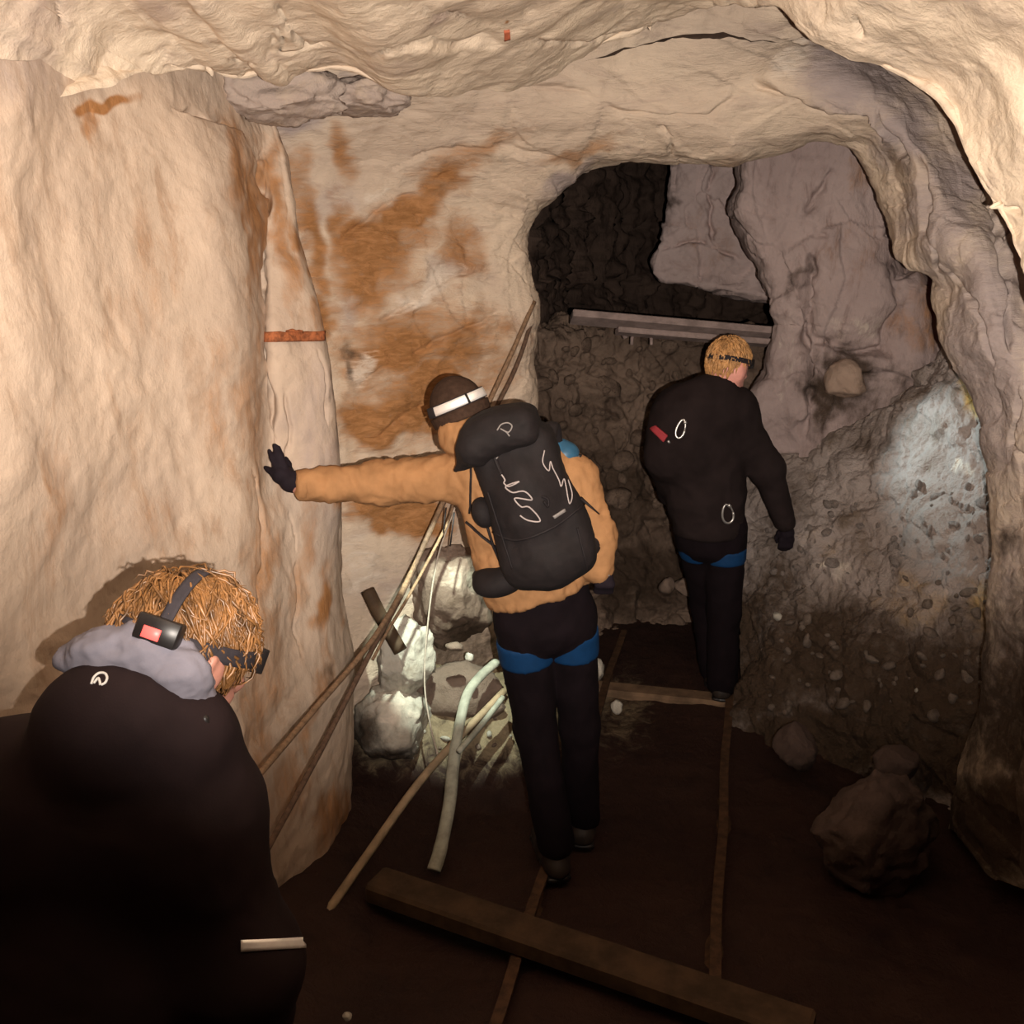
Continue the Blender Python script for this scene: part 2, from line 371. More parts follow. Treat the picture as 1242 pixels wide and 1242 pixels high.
ar_cracks = [([(905, 95), (960, 120), (1010, 135), (1055, 140), (1075, 180)], 4, 0.03, -0.03, 40),
             ([(1065, 130), (1085, 175), (1100, 200)], 3, 0.04, 0.0, 30),
             ([(1110, 180), (1125, 250), (1120, 280), (1140, 310), (1135, 325)], 3, 0.045, 0, 25),
             ([(1180, 180), (1195, 250), (1215, 300), (1220, 360), (1228, 430)], 3, 0.04, 0, 25), ([(1215, 240), (1214, 275), (1219, 310), (1226, 345)], 3, 0.03, 0, 25),
             ([(1155, 320), (1175, 345), (1190, 400), (1205, 440)], 2.5, 0.03, 0, 1), ([(1236, 470), (1230, 530), (1242, 560)], 3, 0.03, 0, 1),
             ([(620, 100), (700, 110), (760, 135), (860, 140), (905, 100)], 2.5, 0.012, -0.008, 25), ([(800, 155), (812, 170), (815, 190)], 3, 0.02, 0, 1),
             ([(470, 210), (520, 190), (600, 180), (680, 190)], 3, 0.012, 0.006, 30), ([(410, 300), (470, 250), (560, 210)], 3, 0.015, 0.008, 25),
             ([(450, 400), (520, 350), (600, 320)], 3, 0.015, 0.008, 25), ([(430, 470), (520, 420), (620, 370)], 3, 0.015, 0.008, 25), ([(440, 540), (520, 490)], 3, 0.015, 0.008, 25)]
ar_masks = {'r': [(470, 300, 110, 60, -38, 0.62), (490, 420, 110, 70, -15, 0.60), (500, 500, 110, 55, -10, 0.70), (600, 430, 40, 70, 0, 0.5), (345, 230, 30, 60, 0, 0.5), (380, 300, 22, 110, -14, 0.66), (570, 190, 90, 20, -25, 0.5), (445, 300, 60, 40, -35, 0.78), (500, 265, 70, 32, -40, 0.80), (540, 225, 60, 22, -35, 0.62), (440, 340, 35, 60, 0, 0.75), (420, 300, 18, 80, -15, 0.62), (480, 430, 80, 45, -20, 0.74), (470, 510, 70, 40, -10, 0.92), (560, 420, 50, 60, 0, 0.66),
                  (480, 620, 75, 28, 8, 0.9), (450, 520, 40, 30, 0, 0.95), (520, 470, 60, 40, -20, 0.72), (410, 190, 20, 40, 0, 0.58), (560, 300, 30, 60, 0, 0.55), (355, 200, 20, 25, 0, 0.5), (390, 400, 24, 60, 0, 0.7), (700, 185, 60, 14, -15, 0.5), (880, 200, 30, 30, 0, 0.3)],
            'g': [(1040, 95, 95, 50, 25, 0.85), (1100, 160, 45, 60, 50, 0.80), (940, 60, 60, 45, 20, 0.4), (335, 130, 70, 45, 0, 0.95), (430, 115, 60, 30, 10, 0.8), (400, 250, 50, 30, -30, 0.5), (1150, 260, 60, 130, 0, 0.72), (1205, 430, 70, 220, 0, 0.85), (1225, 800, 40, 250, 0, 0.7),
                  (690, 220, 50, 18, -35, 0.75), (545, 330, 45, 24, -25, 0.55), (600, 590, 80, 60, 0, 0.6), (470, 700, 60, 60, 0, 0.4), (420, 380, 18, 40, 0, 0.6)],
            'd': [(1090, 200, 18, 30, 0, 0.4), (1220, 660, 14, 30, 0, 0.6), (640, 800, 60, 80, 0, 0.6), (540, 800, 120, 70, 0, 0.6), (1225, 1000, 120, 100, 0, 0.95), (1230, 860, 110, 170, 0, 0.80), (432, 440, 7, 40, 0, 0.6)],  # dark blobs low on the jamb paint the flash dying away
            'a': [(510, 355, 70, 14, -28, 0.62), (450, 235, 40, 12, -35, 0.5), (960, 80, 40, 30, 0, 0.55), (440, 450, 16, 26, 0, 0.55), (440, 690, 40, 60, 0, 0.5)]}
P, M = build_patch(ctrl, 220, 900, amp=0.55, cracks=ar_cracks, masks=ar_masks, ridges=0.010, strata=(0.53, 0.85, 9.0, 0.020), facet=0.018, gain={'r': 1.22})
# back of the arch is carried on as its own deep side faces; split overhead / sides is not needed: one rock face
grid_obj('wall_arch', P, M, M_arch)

# near ceiling slab, bending down into the right wall; its lip stands proud of the arch ----------
LIP = [(-260, 150, 1.75), (-60, 128, 2.2), (60, 112, 2.5), (150, 92, 2.75), (215, 80, 2.95), (275, 90, 3.08), (345, 92, 3.15), (420, 80, 3.2), (500, 112, 3.25), (620, 98, 3.55), (720, 62, 3.62), (800, 22, 3.58), (880, -4, 3.35),
       (960, 2, 3.05), (1010, 50, 2.95), (1100, 92, 2.88), (1150, 130, 2.8), (1188, 215, 2.7), (1222, 275, 2.62), (1250, 345, 2.5), (1275, 460, 2.42), (1268, 600, 2.40), (1262, 720, 2.38), (1256, 850, 2.36), (1240, 980, 2.34), (1260, 1120, 2.30)]
LIPJ = jag(LIP, 130, 1.9, 9)
ctrl = [[] for _ in range(9)]
for k, (x, y, Y) in enumerate(LIPJ):
    Lp = at(x, y, Y)
    out = np.array((Lp[0] - 0.1, 0, Lp[2] - 1.3)); out /= np.linalg.norm(out)
    def fwd(Yn, grow):
        p = Lp + out * grow; p[1] = Yn if Yn < Lp[1] else Lp[1] - 0.1; return p
    for row, p in enumerate((Lp + out * 0.45 + (0, 0.06, 0), Lp + out * 0.12 + (0, 0.02, 0), Lp + out * 0.015 + (0, 0.004, 0), Lp, Lp - (0, 0.02, 0), fwd(Lp[1] * 0.9, 0.05), fwd(Lp[1] * 0.6, 0.17), fwd(0.6, 0.30), fwd(-1.2, 0.30))):
        ctrl[row].append(p)
ce_cracks = [([(320, 45), (345, 30), (335, 55), (405, 48)], 1.6, 0.010, 0, 1), ([(200, 80), (250, 78), (262, 95)], 2, 0.012, 0, 1),
             ([(510, 5), (525, 20), (545, 22), (580, 35)], 1.8, 0.012, 0, 1), ([(330, 0), (350, 30), (372, 52)], 1.6, 0.010, 0.004, 20),
             ([(640, 50), (700, 52), (740, 40), (790, 30), (800, 18)], 2.2, 0.016, -0.008, 30), ([(270, 60), (285, 70), (305, 70)], 1.6, 0.012, 0, 1),
             ([(450, 60), (500, 50), (560, 60), (620, 50)], 2.0, 0.010, 0.006, 30), ([(1040, 10), (1046, 40)], 1.5, 0.01, 0, 1), ([(1195, 240), (1215, 250), (1242, 262)], 2, 0.014, 0, 1),
             ([(70, 0), (78, 40)], 1.6, 0.008, 0, 1)]
ce_masks = {'g': [(40, 20, 60, 120, 0, 0.5), (195, 15, 35, 20, 0, 0.5), (330, 60, 90, 10, 10, 0.4), (540, 25, 25, 18, 0, 0.6), (420, 55, 60, 10, 0, 0.4), (480, 75, 60, 10, 0, 0.45), (1250, 700, 60, 300, 0, 0.5)],  # corner blob carries on the painted flash shading from the wall
            'r': [(80, 115, 60, 30, 0, 0.3), (612, 40, 4, 6, 0, 1.0), (1240, 700, 40, 80, 0, 0.3)], 'd': [(1235, 670, 10, 26, 30, 0.7), (1240, 1010, 140, 90, 0, 0.95), (1240, 860, 200, 200, 0, 0.80)]}  # low dark blobs put the fading flash into the wall colour
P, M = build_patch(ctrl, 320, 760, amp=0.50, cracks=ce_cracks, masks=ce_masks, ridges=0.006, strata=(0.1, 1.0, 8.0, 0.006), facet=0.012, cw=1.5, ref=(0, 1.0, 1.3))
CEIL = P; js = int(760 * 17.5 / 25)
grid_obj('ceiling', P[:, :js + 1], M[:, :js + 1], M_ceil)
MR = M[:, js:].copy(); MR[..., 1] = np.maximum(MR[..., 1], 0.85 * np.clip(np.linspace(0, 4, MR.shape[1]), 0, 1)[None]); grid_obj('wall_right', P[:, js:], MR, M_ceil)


# far passage --------------------------------------------------------
# mauve rock mass at the right of the passage
LE = [(872, 100), (884, 150), (896, 205), (890, 255), (915, 315), (935, 360), (942, 400), (925, 450), (908, 490), (930, 560), (945, 650)]
ctrl = []
RE = [1085, 1090, 1093, 1098, 1104, 1150, 1160, 1165, 1165, 1165, 1165]
LEJ = jag([(x, y, 0) for x, y in LE], 55, 1.4, 3); REJ = np.interp(LEJ[:, 1], [p[1] for p in LE], RE)
for (x, y, _), re_ in zip(LEJ, REJ):
    ctrl.append([at(x + 50, y, 6.6), at(x + 14, y, 5.7), at(x, y, 5.05), at(x + 40, y, 4.92), at(1010, y, 4.84), at(re_ - 50, y, 4.84), at(re_ - 15, y, 4.98), at(re_, y, 5.5), at(re_ + 30, y, 6.8)])
m_cracks = [([(975, 290), (985, 350), (978, 420), (985, 470), (970, 540)], 5, 0.05, 0.03, 50), ([(1090, 250), (1080, 330), (1090, 400)], 4, 0.02, 0.02, 40), ([(1010, 200), (975, 260)], 4, 0.03, 0.015, 30),
            ([(990, 415), (1030, 430), (1075, 425), (1090, 370)], 5, 0.06, 0.03, 40), ([(1085, 340), (1110, 330), (1150, 350)], 4, 0.03, 0.02, 40), ([(985, 285), (1000, 285)], 4, 0.03, 0, 1)]
m_masks = {'r': [(1060, 210, 40, 25, 0, 0.5), (1130, 380, 50, 60, 0, 0.55), (1030, 300, 60, 60, 0, 0.3)], 'g': [], 'd': [(965, 340, 14, 40, 25, 0.55), (1025, 465, 52, 48, 0, 0.9), (1000, 500, 24, 60, 0, 0.7), (1090, 480, 40, 60, 0, 0.5), (930, 190, 50, 20, 0, 0.35), (1060, 500, 60, 40, 0, 0.5), (900, 300, 8, 60, 0, 0.3)],  # dark blob around the tan rock paints the shade of its hollow
           'a': [(1040, 400, 50, 26, 0, 0.45), (960, 440, 22, 90, 0, 0.35)]}
P, M = build_patch(ctrl, 260, 260, amp=0.8, cracks=m_cracks, masks=m_masks, ridges=0.010, facet=0.05)
grid_obj('wall_passage', P, M, M_mauve)

# pale slab leaning in the roof of the passage
ctrl = []
for (y, xl, xr) in ((120, 826, 960), (190, 822, 960), (235, 817, 960), (280, 806, 960), (316, 788, 960), (340, 800, 960)):
    ctrl.append([at(xl + 20, y, 6.9), at(xl, y, 6.3), at(xl + 30, y + 6, 6.2), at((xl + xr) / 2, y + 14, 6.15), at(xr - 10, y + 26, 6.1), at(xr + 40, y + 30, 6.1)])
ctrl.append([at(815, 322, 7.0), at(806, 324, 6.7), at(825, 332, 6.65), at(875, 350, 6.6), at(950, 366, 6.55), at(1000, 372, 6.5)])
P, M = build_patch(ctrl, 170, 140, amp=0.8, ridges=0.018, facet=0.05, cracks=[([(862, 190), (858, 240), (868, 300)], 3, 0.04, 0.02, 30), ([(800, 300), (850, 290), (900, 320)], 3, 0.03, 0.01, 30)], masks={'d': [(820, 245, 12, 14, 0, 0.6)], 'r': [(860, 300, 60, 60, 0, 0.3)]})
grid_obj('wall_slab', P, M, rock_mat('slab_rock', (0.50, 0.39, 0.37), (0.44, 0.34, 0.32), (0.36, 0.27, 0.25)))

# far end and side of the passage in very dark rock
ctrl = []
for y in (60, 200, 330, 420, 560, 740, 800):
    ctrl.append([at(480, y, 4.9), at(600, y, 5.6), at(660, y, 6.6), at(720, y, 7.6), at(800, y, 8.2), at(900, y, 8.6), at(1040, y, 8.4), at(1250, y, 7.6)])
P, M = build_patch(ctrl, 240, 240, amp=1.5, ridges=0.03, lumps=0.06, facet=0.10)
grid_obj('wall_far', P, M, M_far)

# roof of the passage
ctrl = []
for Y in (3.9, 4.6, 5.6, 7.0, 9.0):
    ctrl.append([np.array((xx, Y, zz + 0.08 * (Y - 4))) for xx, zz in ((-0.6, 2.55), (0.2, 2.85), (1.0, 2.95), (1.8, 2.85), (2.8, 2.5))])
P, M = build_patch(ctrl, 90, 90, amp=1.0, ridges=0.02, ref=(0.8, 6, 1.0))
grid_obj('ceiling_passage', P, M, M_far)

# packed-stone wall under the planks
ctrl = []
for (y, dY) in ((398, 0.5), (404, 0.0), (450, -0.05), (520, -0.1), (600, -0.18), (680, -0.3), (740, -0.42), (790, -0.6)):
    ctrl.append([at(520, y + 8, 5.3 + dY), at(600, y, 5.55 + dY), at(680, y, 5.8 + dY), at(760, y, 5.95 + dY), at(840, y + 6, 6.0 + dY), at(920, y + 12, 5.95 + dY), at(1010, y + 16, 5.8 + dY)])
P, M = build_patch(ctrl, 260, 300, amp=0.9, lumps=0.085, ridges=0.02, facet=0.06, masks={'d': [(720, 600, 130, 90, 0, 0.7), (660, 520, 30, 60, 0, 0.6), (830, 440, 60, 60, 0, 0.4), (770, 700, 120, 60, 0, 0.85)], 'a': [(820, 712, 34, 14, 0, 0.0)]})
grid_obj('wall_packed', P, M, M_rubble); PACKED = P

# muck slope at the right of the passage
ctrl = [[at(880, 545, 5.3), at(985, 515, 5.1), at(1080, 485, 4.85), at(1165, 405, 4.6), at(1235, 380, 4.3), at(1330, 400, 4.0)],
        [at(880, 570, 5.1), at(985, 540, 4.9), at(1082, 500, 4.62), at(1168, 425, 4.36), at(1240, 410, 4.1), at(1335, 430, 3.85)],
        [at(890, 650, 4.85), at(985, 630, 4.62), at(1085, 600, 4.36), at(1165, 560, 4.12), at(1245, 550, 3.9), at(1340, 580, 3.7)],
        [at(895, 740, 4.62), at(985, 720, 4.36), at(1085, 705, 4.10), at(1165, 690, 3.88), at(1250, 680, 3.7), at(1345, 700, 3.5)],
        [at(895, 810, 4.46), at(985, 820, 4.12), at(1085, 830, 3.80), at(1165, 840, 3.6), at(1255, 830, 3.42), at(1345, 840, 3.25)],
        [at(890, 865, 4.28), at(985, 905, 3.98), at(1085, 940, 3.68), at(1170, 965, 3.48), at(1255, 985, 3.34), at(1345, 1000, 3.15)],
        [at(885, 900, 4.2), at(985, 950, 3.9), at(1085, 1000, 3.6), at(1170, 1030, 3.4), at(1255, 1050, 3.2), at(1345, 1070, 3.0)]]
s_masks = {'d': [(920, 830, 70, 70, 0, 0.95), (900, 760, 50, 80, 0, 0.8), (1050, 790, 260, 60, 8, 0.75), (940, 720, 60, 120, 0, 0.65), (1190, 800, 90, 60, 0, 0.7), (1000, 800, 150, 90, 10, 0.85), (1120, 850, 160, 110, 10, 0.9), (1180, 760, 70, 40, 0, 0.6), (960, 620, 40, 60, 0, 0.55), (1000, 900, 200, 60, 0, 1.0), (1180, 920, 120, 60, 0, 1.0), (1060, 540, 40, 30, 0, 0.5)],  # wide dark blobs paint the flash fading out down the slope
           'r': [(1190, 480, 20, 40, -20, 0.75), (1110, 735, 60, 40, 0, 0.4), (1200, 740, 40, 40, 0, 0.55), (1000, 660, 40, 20, 0, 0.3)], 'a': [(1165, 575, 26, 16, -10, 0.55), (1010, 690, 45, 14, -10, 0.5), (1200, 540, 30, 50, 0, 0.3)]}
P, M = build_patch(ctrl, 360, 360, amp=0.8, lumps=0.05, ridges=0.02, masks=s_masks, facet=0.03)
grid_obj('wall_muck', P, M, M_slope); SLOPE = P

# ------------------------------------------------------------------ shape tools
from mathutils.bvhtree import BVHTree
def unit(v):
    v = np.asarray(v, float); return v / (np.linalg.norm(v) + 1e-12)
def cap(a, b, ra, rb=None): return ('cap', np.asarray(a, float), np.asarray(b, float), ra, ra if rb is None else rb)
def ell(c, radii, R=None): return ('ell', np.asarray(c, float), np.asarray(radii, float), np.eye(3) if R is None else np.asarray(R, float))
def ecap(a, b, wa, wb, side=(1, 0, 0)): return ('ecap', np.asarray(a, float), np.asarray(b, float), wa, wb, np.asarray(side, float))
def rbox(c, half, r, R=None): return ('rbox', np.asarray(c, float), np.asarray(half, float), r, np.eye(3) if R is None else np.asarray(R, float))
def prim_bounds(p):
    if p[0] == 'cap': r = max(p[3], p[4]); return np.minimum(p[1], p[2]) - r, np.maximum(p[1], p[2]) + r
    if p[0] == 'ell': r = max(p[2]); return p[1] - r, p[1] + r
    if p[0] == 'ecap': r = max(p[3] + p[4]); return np.minimum(p[1], p[2]) - r, np.maximum(p[1], p[2]) + r
    r = np.linalg.norm(p[2]) + p[3]; return p[1] - r, p[1] + r
def prim_d(p, Q):
    if p[0] == 'cap':
        ab = p[2] - p[1]; t = np.clip(((Q - p[1]) @ ab) / (ab @ ab + 1e-12), 0, 1)
        return np.linalg.norm(Q - p[1] - t[..., None] * ab, axis=-1) - (p[3] + (p[4] - p[3]) * t)
    if p[0] == 'ell':
        L = (Q - p[1]) @ p[3]            # columns of R are the axes
        g = np.linalg.norm(L / p[2], axis=-1); return (g - 1) * min(p[2])
    if p[0] == 'rbox':
        L = np.abs((Q - p[1]) @ p[4]) - (p[2] - p[3])
        return np.linalg.norm(np.maximum(L, 0), axis=-1) + np.minimum(L.max(-1), 0) - p[3]
    a, b, wa, wb, side = p[1:]
    ab = b - a; Ln = np.linalg.norm(ab); ax = ab / Ln; sd = unit(side - ax * (side @ ax)); fr = np.cross(ax, sd)
    s = ((Q - a) @ ax) / Ln; t = np.clip(s, 0, 1); over = (s - t) * Ln; r = Q - a
    W = wa[0] + (wb[0] - wa[0]) * t; D = wa[1] + (wb[1] - wa[1]) * t; m = np.minimum(W, D)
    g = np.sqrt(((r @ sd) / W) ** 2 + ((r @ fr) / D) ** 2 + (over / m) ** 2); return (g - 1) * m
def sdf_mesh(prims, h=0.01, k=0.03, clip=(), grow=0.0, cut=(), smooth=2, carve=None):
    lo = np.min([prim_bounds(p)[0] for p in prims], 0) - grow - 3 * h; hi = np.max([prim_bounds(p)[1] for p in prims], 0) + grow + 3 * h
    n = np.ceil((hi - lo) / h).astype(int) + 1
    F = np.full(n, 0.3, np.float32); mar = 0.3 * 0 + 2.5 * k + 0.02 + grow
    def sub(p, m):
        a, b = prim_bounds(p); i0 = np.maximum(((a - m - lo) / h).astype(int), 0); i1 = np.minimum(((b + m - lo) / h).astype(int) + 2, n)
        g = np.stack(np.meshgrid(*[lo[d] + h * np.arange(i0[d], i1[d]) for d in range(3)], indexing='ij'), -1)
        return tuple(slice(i0[d], i1[d]) for d in range(3)), g
    for p in prims:
        sl, g = sub(p, mar); d = prim_d(p, g) - grow; f = F[sl]
        hh = np.maximum(k - np.abs(f - d), 0) / k; F[sl] = np.minimum(f, d) - hh * hh * k * 0.25
    for p in cut:
        sl, g = sub(p, 0.02); F[sl] = np.maximum(F[sl], -prim_d(p, g))
    if clip:
        g = np.stack(np.meshgrid(*[lo[d] + h * np.arange(n[d]) for d in range(3)], indexing='ij'), -1)
        for pt, nr in clip: F = np.maximum(F, ((g - np.asarray(pt)) @ unit(nr)).astype(np.float32))
    # surface nets
    s = F < 0
    c = np.zeros(np.array(F.shape) - 1, np.int8)
    for dx in (0, 1):
        for dy in (0, 1):
            for dz in (0, 1): c += s[dx:F.shape[0] - 1 + dx, dy:F.shape[1] - 1 + dy, dz:F.shape[2] - 1 + dz]
    act = (c > 0) & (c < 8); idx = np.full(c.shape, -1, int); I = np.argwhere(act); idx[act] = np.arange(len(I))
    acc = np.zeros((len(I), 3)); cnt = np.zeros(len(I))
    for ax in range(3):
        o1, o2 = [d for d in range(3) if d != ax]
        for u in (0, 1):
            for v in (0, 1):
                a = I.copy(); a[:, o1] += u; a[:, o2] += v; b = a.copy(); b[:, ax] += 1
                fa = F[tuple(a.T)]; fb = F[tuple(b.T)]; m = (fa < 0) != (fb < 0)
                t = np.where(m, fa / np.where(m, fa - fb, 1), 0); pt = a.astype(float); pt[:, ax] += t
                acc[m] += pt[m]; cnt[m] += 1
    V = lo + h * (acc / np.maximum(cnt, 1)[:, None])
    faces = []
    for ax in range(3):
        o1, o2 = (ax + 1) % 3, (ax + 2) % 3
        sa = [slice(None)] * 3; sb = [slice(None)] * 3; sa[ax] = slice(0, -1); sb[ax] = slice(1, None)
        ch = s[tuple(sa)] != s[tuple(sb)]; E = np.argwhere(ch)
        E = E[(E[:, o1] > 0) & (E[:, o2] > 0) & (E[:, o1] < F.shape[o1] - 1) & (E[:, o2] < F.shape[o2] - 1)]
        fl = s[tuple(E.T)]
        def cell(d1, d2):
            q = E.copy(); q[:, o1] += d1; q[:, o2] += d2; return idx[tuple(q.T)]
        Q = np.stack([cell(-1, -1), cell(0, -1), cell(0, 0), cell(-1, 0)], 1)
        Q[~fl] = Q[~fl][:, ::-1]; faces.append(Q)
    Fc = np.concatenate(faces); Fc = Fc[(Fc >= 0).all(1)]
    return lap(V, Fc, smooth), Fc
def lap(V, Fc, it, f=0.6):
    if it:
        e = np.concatenate([Fc[:, [0, 1]], Fc[:, [1, 2]], Fc[:, [2, 3]], Fc[:, [3, 0]]]); e = np.concatenate([e, e[:, ::-1]])
        deg = np.bincount(e[:, 0], minlength=len(V))[:, None]
        for _ in range(it):
            S = np.stack([np.bincount(e[:, 0], V[e[:, 1], d], minlength=len(V)) for d in range(3)], 1)
            V = V * (1 - f) + f * S / np.maximum(deg, 1)
    return V
def vnormals(V, Fc):
    n = np.cross(V[Fc[:, 2]] - V[Fc[:, 0]], V[Fc[:, 3 if Fc.shape[1] > 3 else 1]] - V[Fc[:, 1 if Fc.shape[1] > 3 else 0]])
    N_ = np.zeros_like(V)
    for c in range(Fc.shape[1]): np.add.at(N_, Fc[:, c], n)
    return N_ / (np.linalg.norm(N_, axis=1)[:, None] + 1e-12)
def folds(V, Fc, amp, scale, stretch=(1, 1, 1), seed=0.0, ridged=True):
    nrm = vnormals(V, Fc); q = V * np.array(stretch) + seed
    d = fbm(q + 0.05 * np.stack([perlin(q * 5 + o) for o in (1.3, 7.7, 3.9)], 1), scale, 3, 0.5, ridged)
    return V + nrm * (d * amp)[:, None]
def bvh(V, Fc): return BVHTree.FromPolygons([tuple(v) for v in V], [tuple(int(i) for i in f) for f in Fc])
def ray(tree, px, py):
    u = (px - 621) / FPX; v = (621 - py) / FPX
    d = Vector((u, CP + v * SP, -SP + v * CP)).normalized()
    hit, nrm, i, dist = tree.ray_cast(Vector(CAM), d)
    return (None, None) if hit is None else (np.array(hit), np.array(nrm) * (1 if nrm.dot(d) < 0 else -1))
def tube(pts, r, n=8, closed=False, flat=None):
    P = np.asarray(pts, float); m = len(P); R = np.full(m, r) if np.isscalar(r) else np.asarray(r, float)
    T = (np.roll(P, -1, 0) - np.roll(P, 1, 0)) if closed else np.gradient(P, axis=0)
    T /= np.linalg.norm(T, axis=1)[:, None] + 1e-12
    a = unit(np.cross(T[0], (0, 0, 1)) if abs(T[0][2]) < 0.9 else np.cross(T[0], (1, 0, 0)))
    V = []
    for k in range(m):
        a = unit(a - T[k] * (a @ T[k])); b = np.cross(T[k], a)
        fx, fy = (1, 1) if flat is None else flat
        for j in range(n):
            t = 2 * math.pi * j / n; V.append(P[k] + R[k] * (fx * math.cos(t) * a + fy * math.sin(t) * b))
    F = []
    for k in range(m if closed else m - 1):
        k2 = (k + 1) % m
        for j in range(n): F.append((k * n + j, k * n + (j + 1) % n, k2 * n + (j + 1) % n, k2 * n + j))
    if not closed: F.append(tuple(range(n))[::-1]); F.append(tuple((m - 1) * n + j for j in range(n)))
    return np.array(V), F
def smooth_path(pts, n=40): return catmull(np.asarray(pts, float), n)
def join(parts):
    V, F, o = [], [], 0
    for v, f in parts:
        V.append(np.asarray(v)); F += [tuple(int(i) + o for i in q_) for q_ in f]; o += len(v)
    return np.concatenate(V), F
def boxm(c, half, R=None, bev=0.0):
    """box with bevelled long edges"""
    R = np.eye(3) if R is None else np.asarray(R); hx, hy, hz = half; b = bev or min(half) * 0.12
    prof = [(hy - b, hz), (hy, hz - b), (hy, -hz + b), (hy - b, -hz), (-hy + b, -hz), (-hy, -hz + b), (-hy, hz - b), (-hy + b, hz)]
    V = []
    for x, s in ((-hx, 0.9), (-hx + b, 1), (hx - b, 1), (hx, 0.9)):
        for (y, z) in prof: V.append((x, y * s, z * s))
    F = []
    for k in range(3):
        for j in range(8): F.append((k * 8 + j, k * 8 + (j + 1) % 8, k * 8 + 8 + (j + 1) % 8, k * 8 + 8 + j))
    F.append(tuple(range(8))[::-1]); F.append(tuple(24 + j for j in range(8)))
    return np.array(V) @ R.T + np.asarray(c), F
def frame(fwd, up=(0, 0, 1)):
    f = unit(fwd); u = unit(np.asarray(up, float) - f * (np.asarray(up, float) @ f)); return np.stack([np.cross(f, u), f, u], 1)   # columns right, forward, up
def band(c, R, rx, ry, z0, z1, prof, a0=0.0, a1=2 * math.pi, n=48, thick=0.003, nz=4):
    """strap around a head: ring section that follows an ellipsoid of half-height prof"""
    closed = abs(a1 - a0 - 2 * math.pi) < 1e-6; V = []; m = n if closed else n + 1
    for t in (0, thick):
        for i in range(m):
            a = a0 + (a1 - a0) * i / n
            for j in range(nz + 1):
                z = z0 + (z1 - z0) * j / nz; s = math.sqrt(max(0.05, 1 - (z / prof) ** 2))
                V.append(np.asarray(c) + R @ np.array(((rx * s + t) * math.cos(a), (ry * s + t) * math.sin(a), z)))
    F = []; w_ = nz + 1; o = m * w_
    for i in range(n):
        i2 = (i + 1) % m
        for j in range(nz):
            F.append((o + i * w_ + j, o + i2 * w_ + j, o + i2 * w_ + j + 1, o + i * w_ + j + 1)); F.append((i * w_ + j + 1, i2 * w_ + j + 1, i2 * w_ + j, i * w_ + j))
        F.append((i * w_, i2 * w_, o + i2 * w_, o + i * w_)); F.append((o + i * w_ + nz, o + i2 * w_ + nz, i2 * w_ + nz, i * w_ + nz))
    return np.array(V), F
def decal(tree, corners, nu, nv, off=0.003, thick=0.002):
    """thin patch sewn on a surface: corners are photo pixels (tl, tr, br, bl)"""
    c = np.array(corners, float); V = []; ok = True
    top = []
    for j in range(nv + 1):
        for i in range(nu + 1):
            s, t = i / nu, j / nv
            x, y = (c[0] * (1 - s) + c[1] * s) * (1 - t) + (c[3] * (1 - s) + c[2] * s) * t
            p, n_ = ray(tree, x, y)
            if p is None: p, n_ = top[-1] if top else (at(x, y, 3.0), np.array((0, -1.0, 0)))
            top.append((p, n_))
    V = [p + n_ * (off + thick) for p, n_ in top] + [p + n_ * (off - 0.004) for p, n_ in top]
    W = nu + 1; o = len(top); F = []
    for j in range(nv):
        for i in range(nu): q_ = (j * W + i, j * W + i + 1, (j + 1) * W + i + 1, (j + 1) * W + i); F.append(q_[::-1]); F.append(tuple(o + k for k in q_))
    rim = [i for i in range(W)] + [j * W + nu for j in range(1, nv + 1)] + [nv * W + i for i in range(nu - 1, -1, -1)] + [j * W for j in range(nv - 1, 0, -1)]
    for k in range(len(rim)): a, b = rim[k], rim[(k + 1) % len(rim)]; F.append((a, b, o + b, o + a))
    return np.array(V), F
def stroke(tree, pix, r, off=0.002, n=None, nside=6, flat=None):
    pts = np.array(pix, float); n = n or len(pts) * 8
    pp = catmull(pts, n) if len(pts) > 2 else pts[0] + (pts[1] - pts[0]) * np.linspace(0, 1, n)[:, None]
    out = []
    for x, y in pp:
        p, n_ = ray(tree, x, y)
        if p is not None: out.append(p + n_ * off)
    return tube(out, r, nside, flat=flat)
def hand_prims(wrist, palm, tips, r=0.010, mids=None, palm_r=0.030):
    """palm and five bent fingers, tips = list of (knuckle, middle joint, tip)"""
    pr = [cap(wrist, palm, palm_r * 0.85, palm_r)]
    for kn, md, tp in tips:
        kn, md, tp = map(np.asarray, (kn, md, tp))
        pr += [cap(palm, kn, palm_r * 0.62, r * 1.25), cap(kn, md, r * 1.15, r), cap(md, tp, r, r * 0.8)]
    return pr
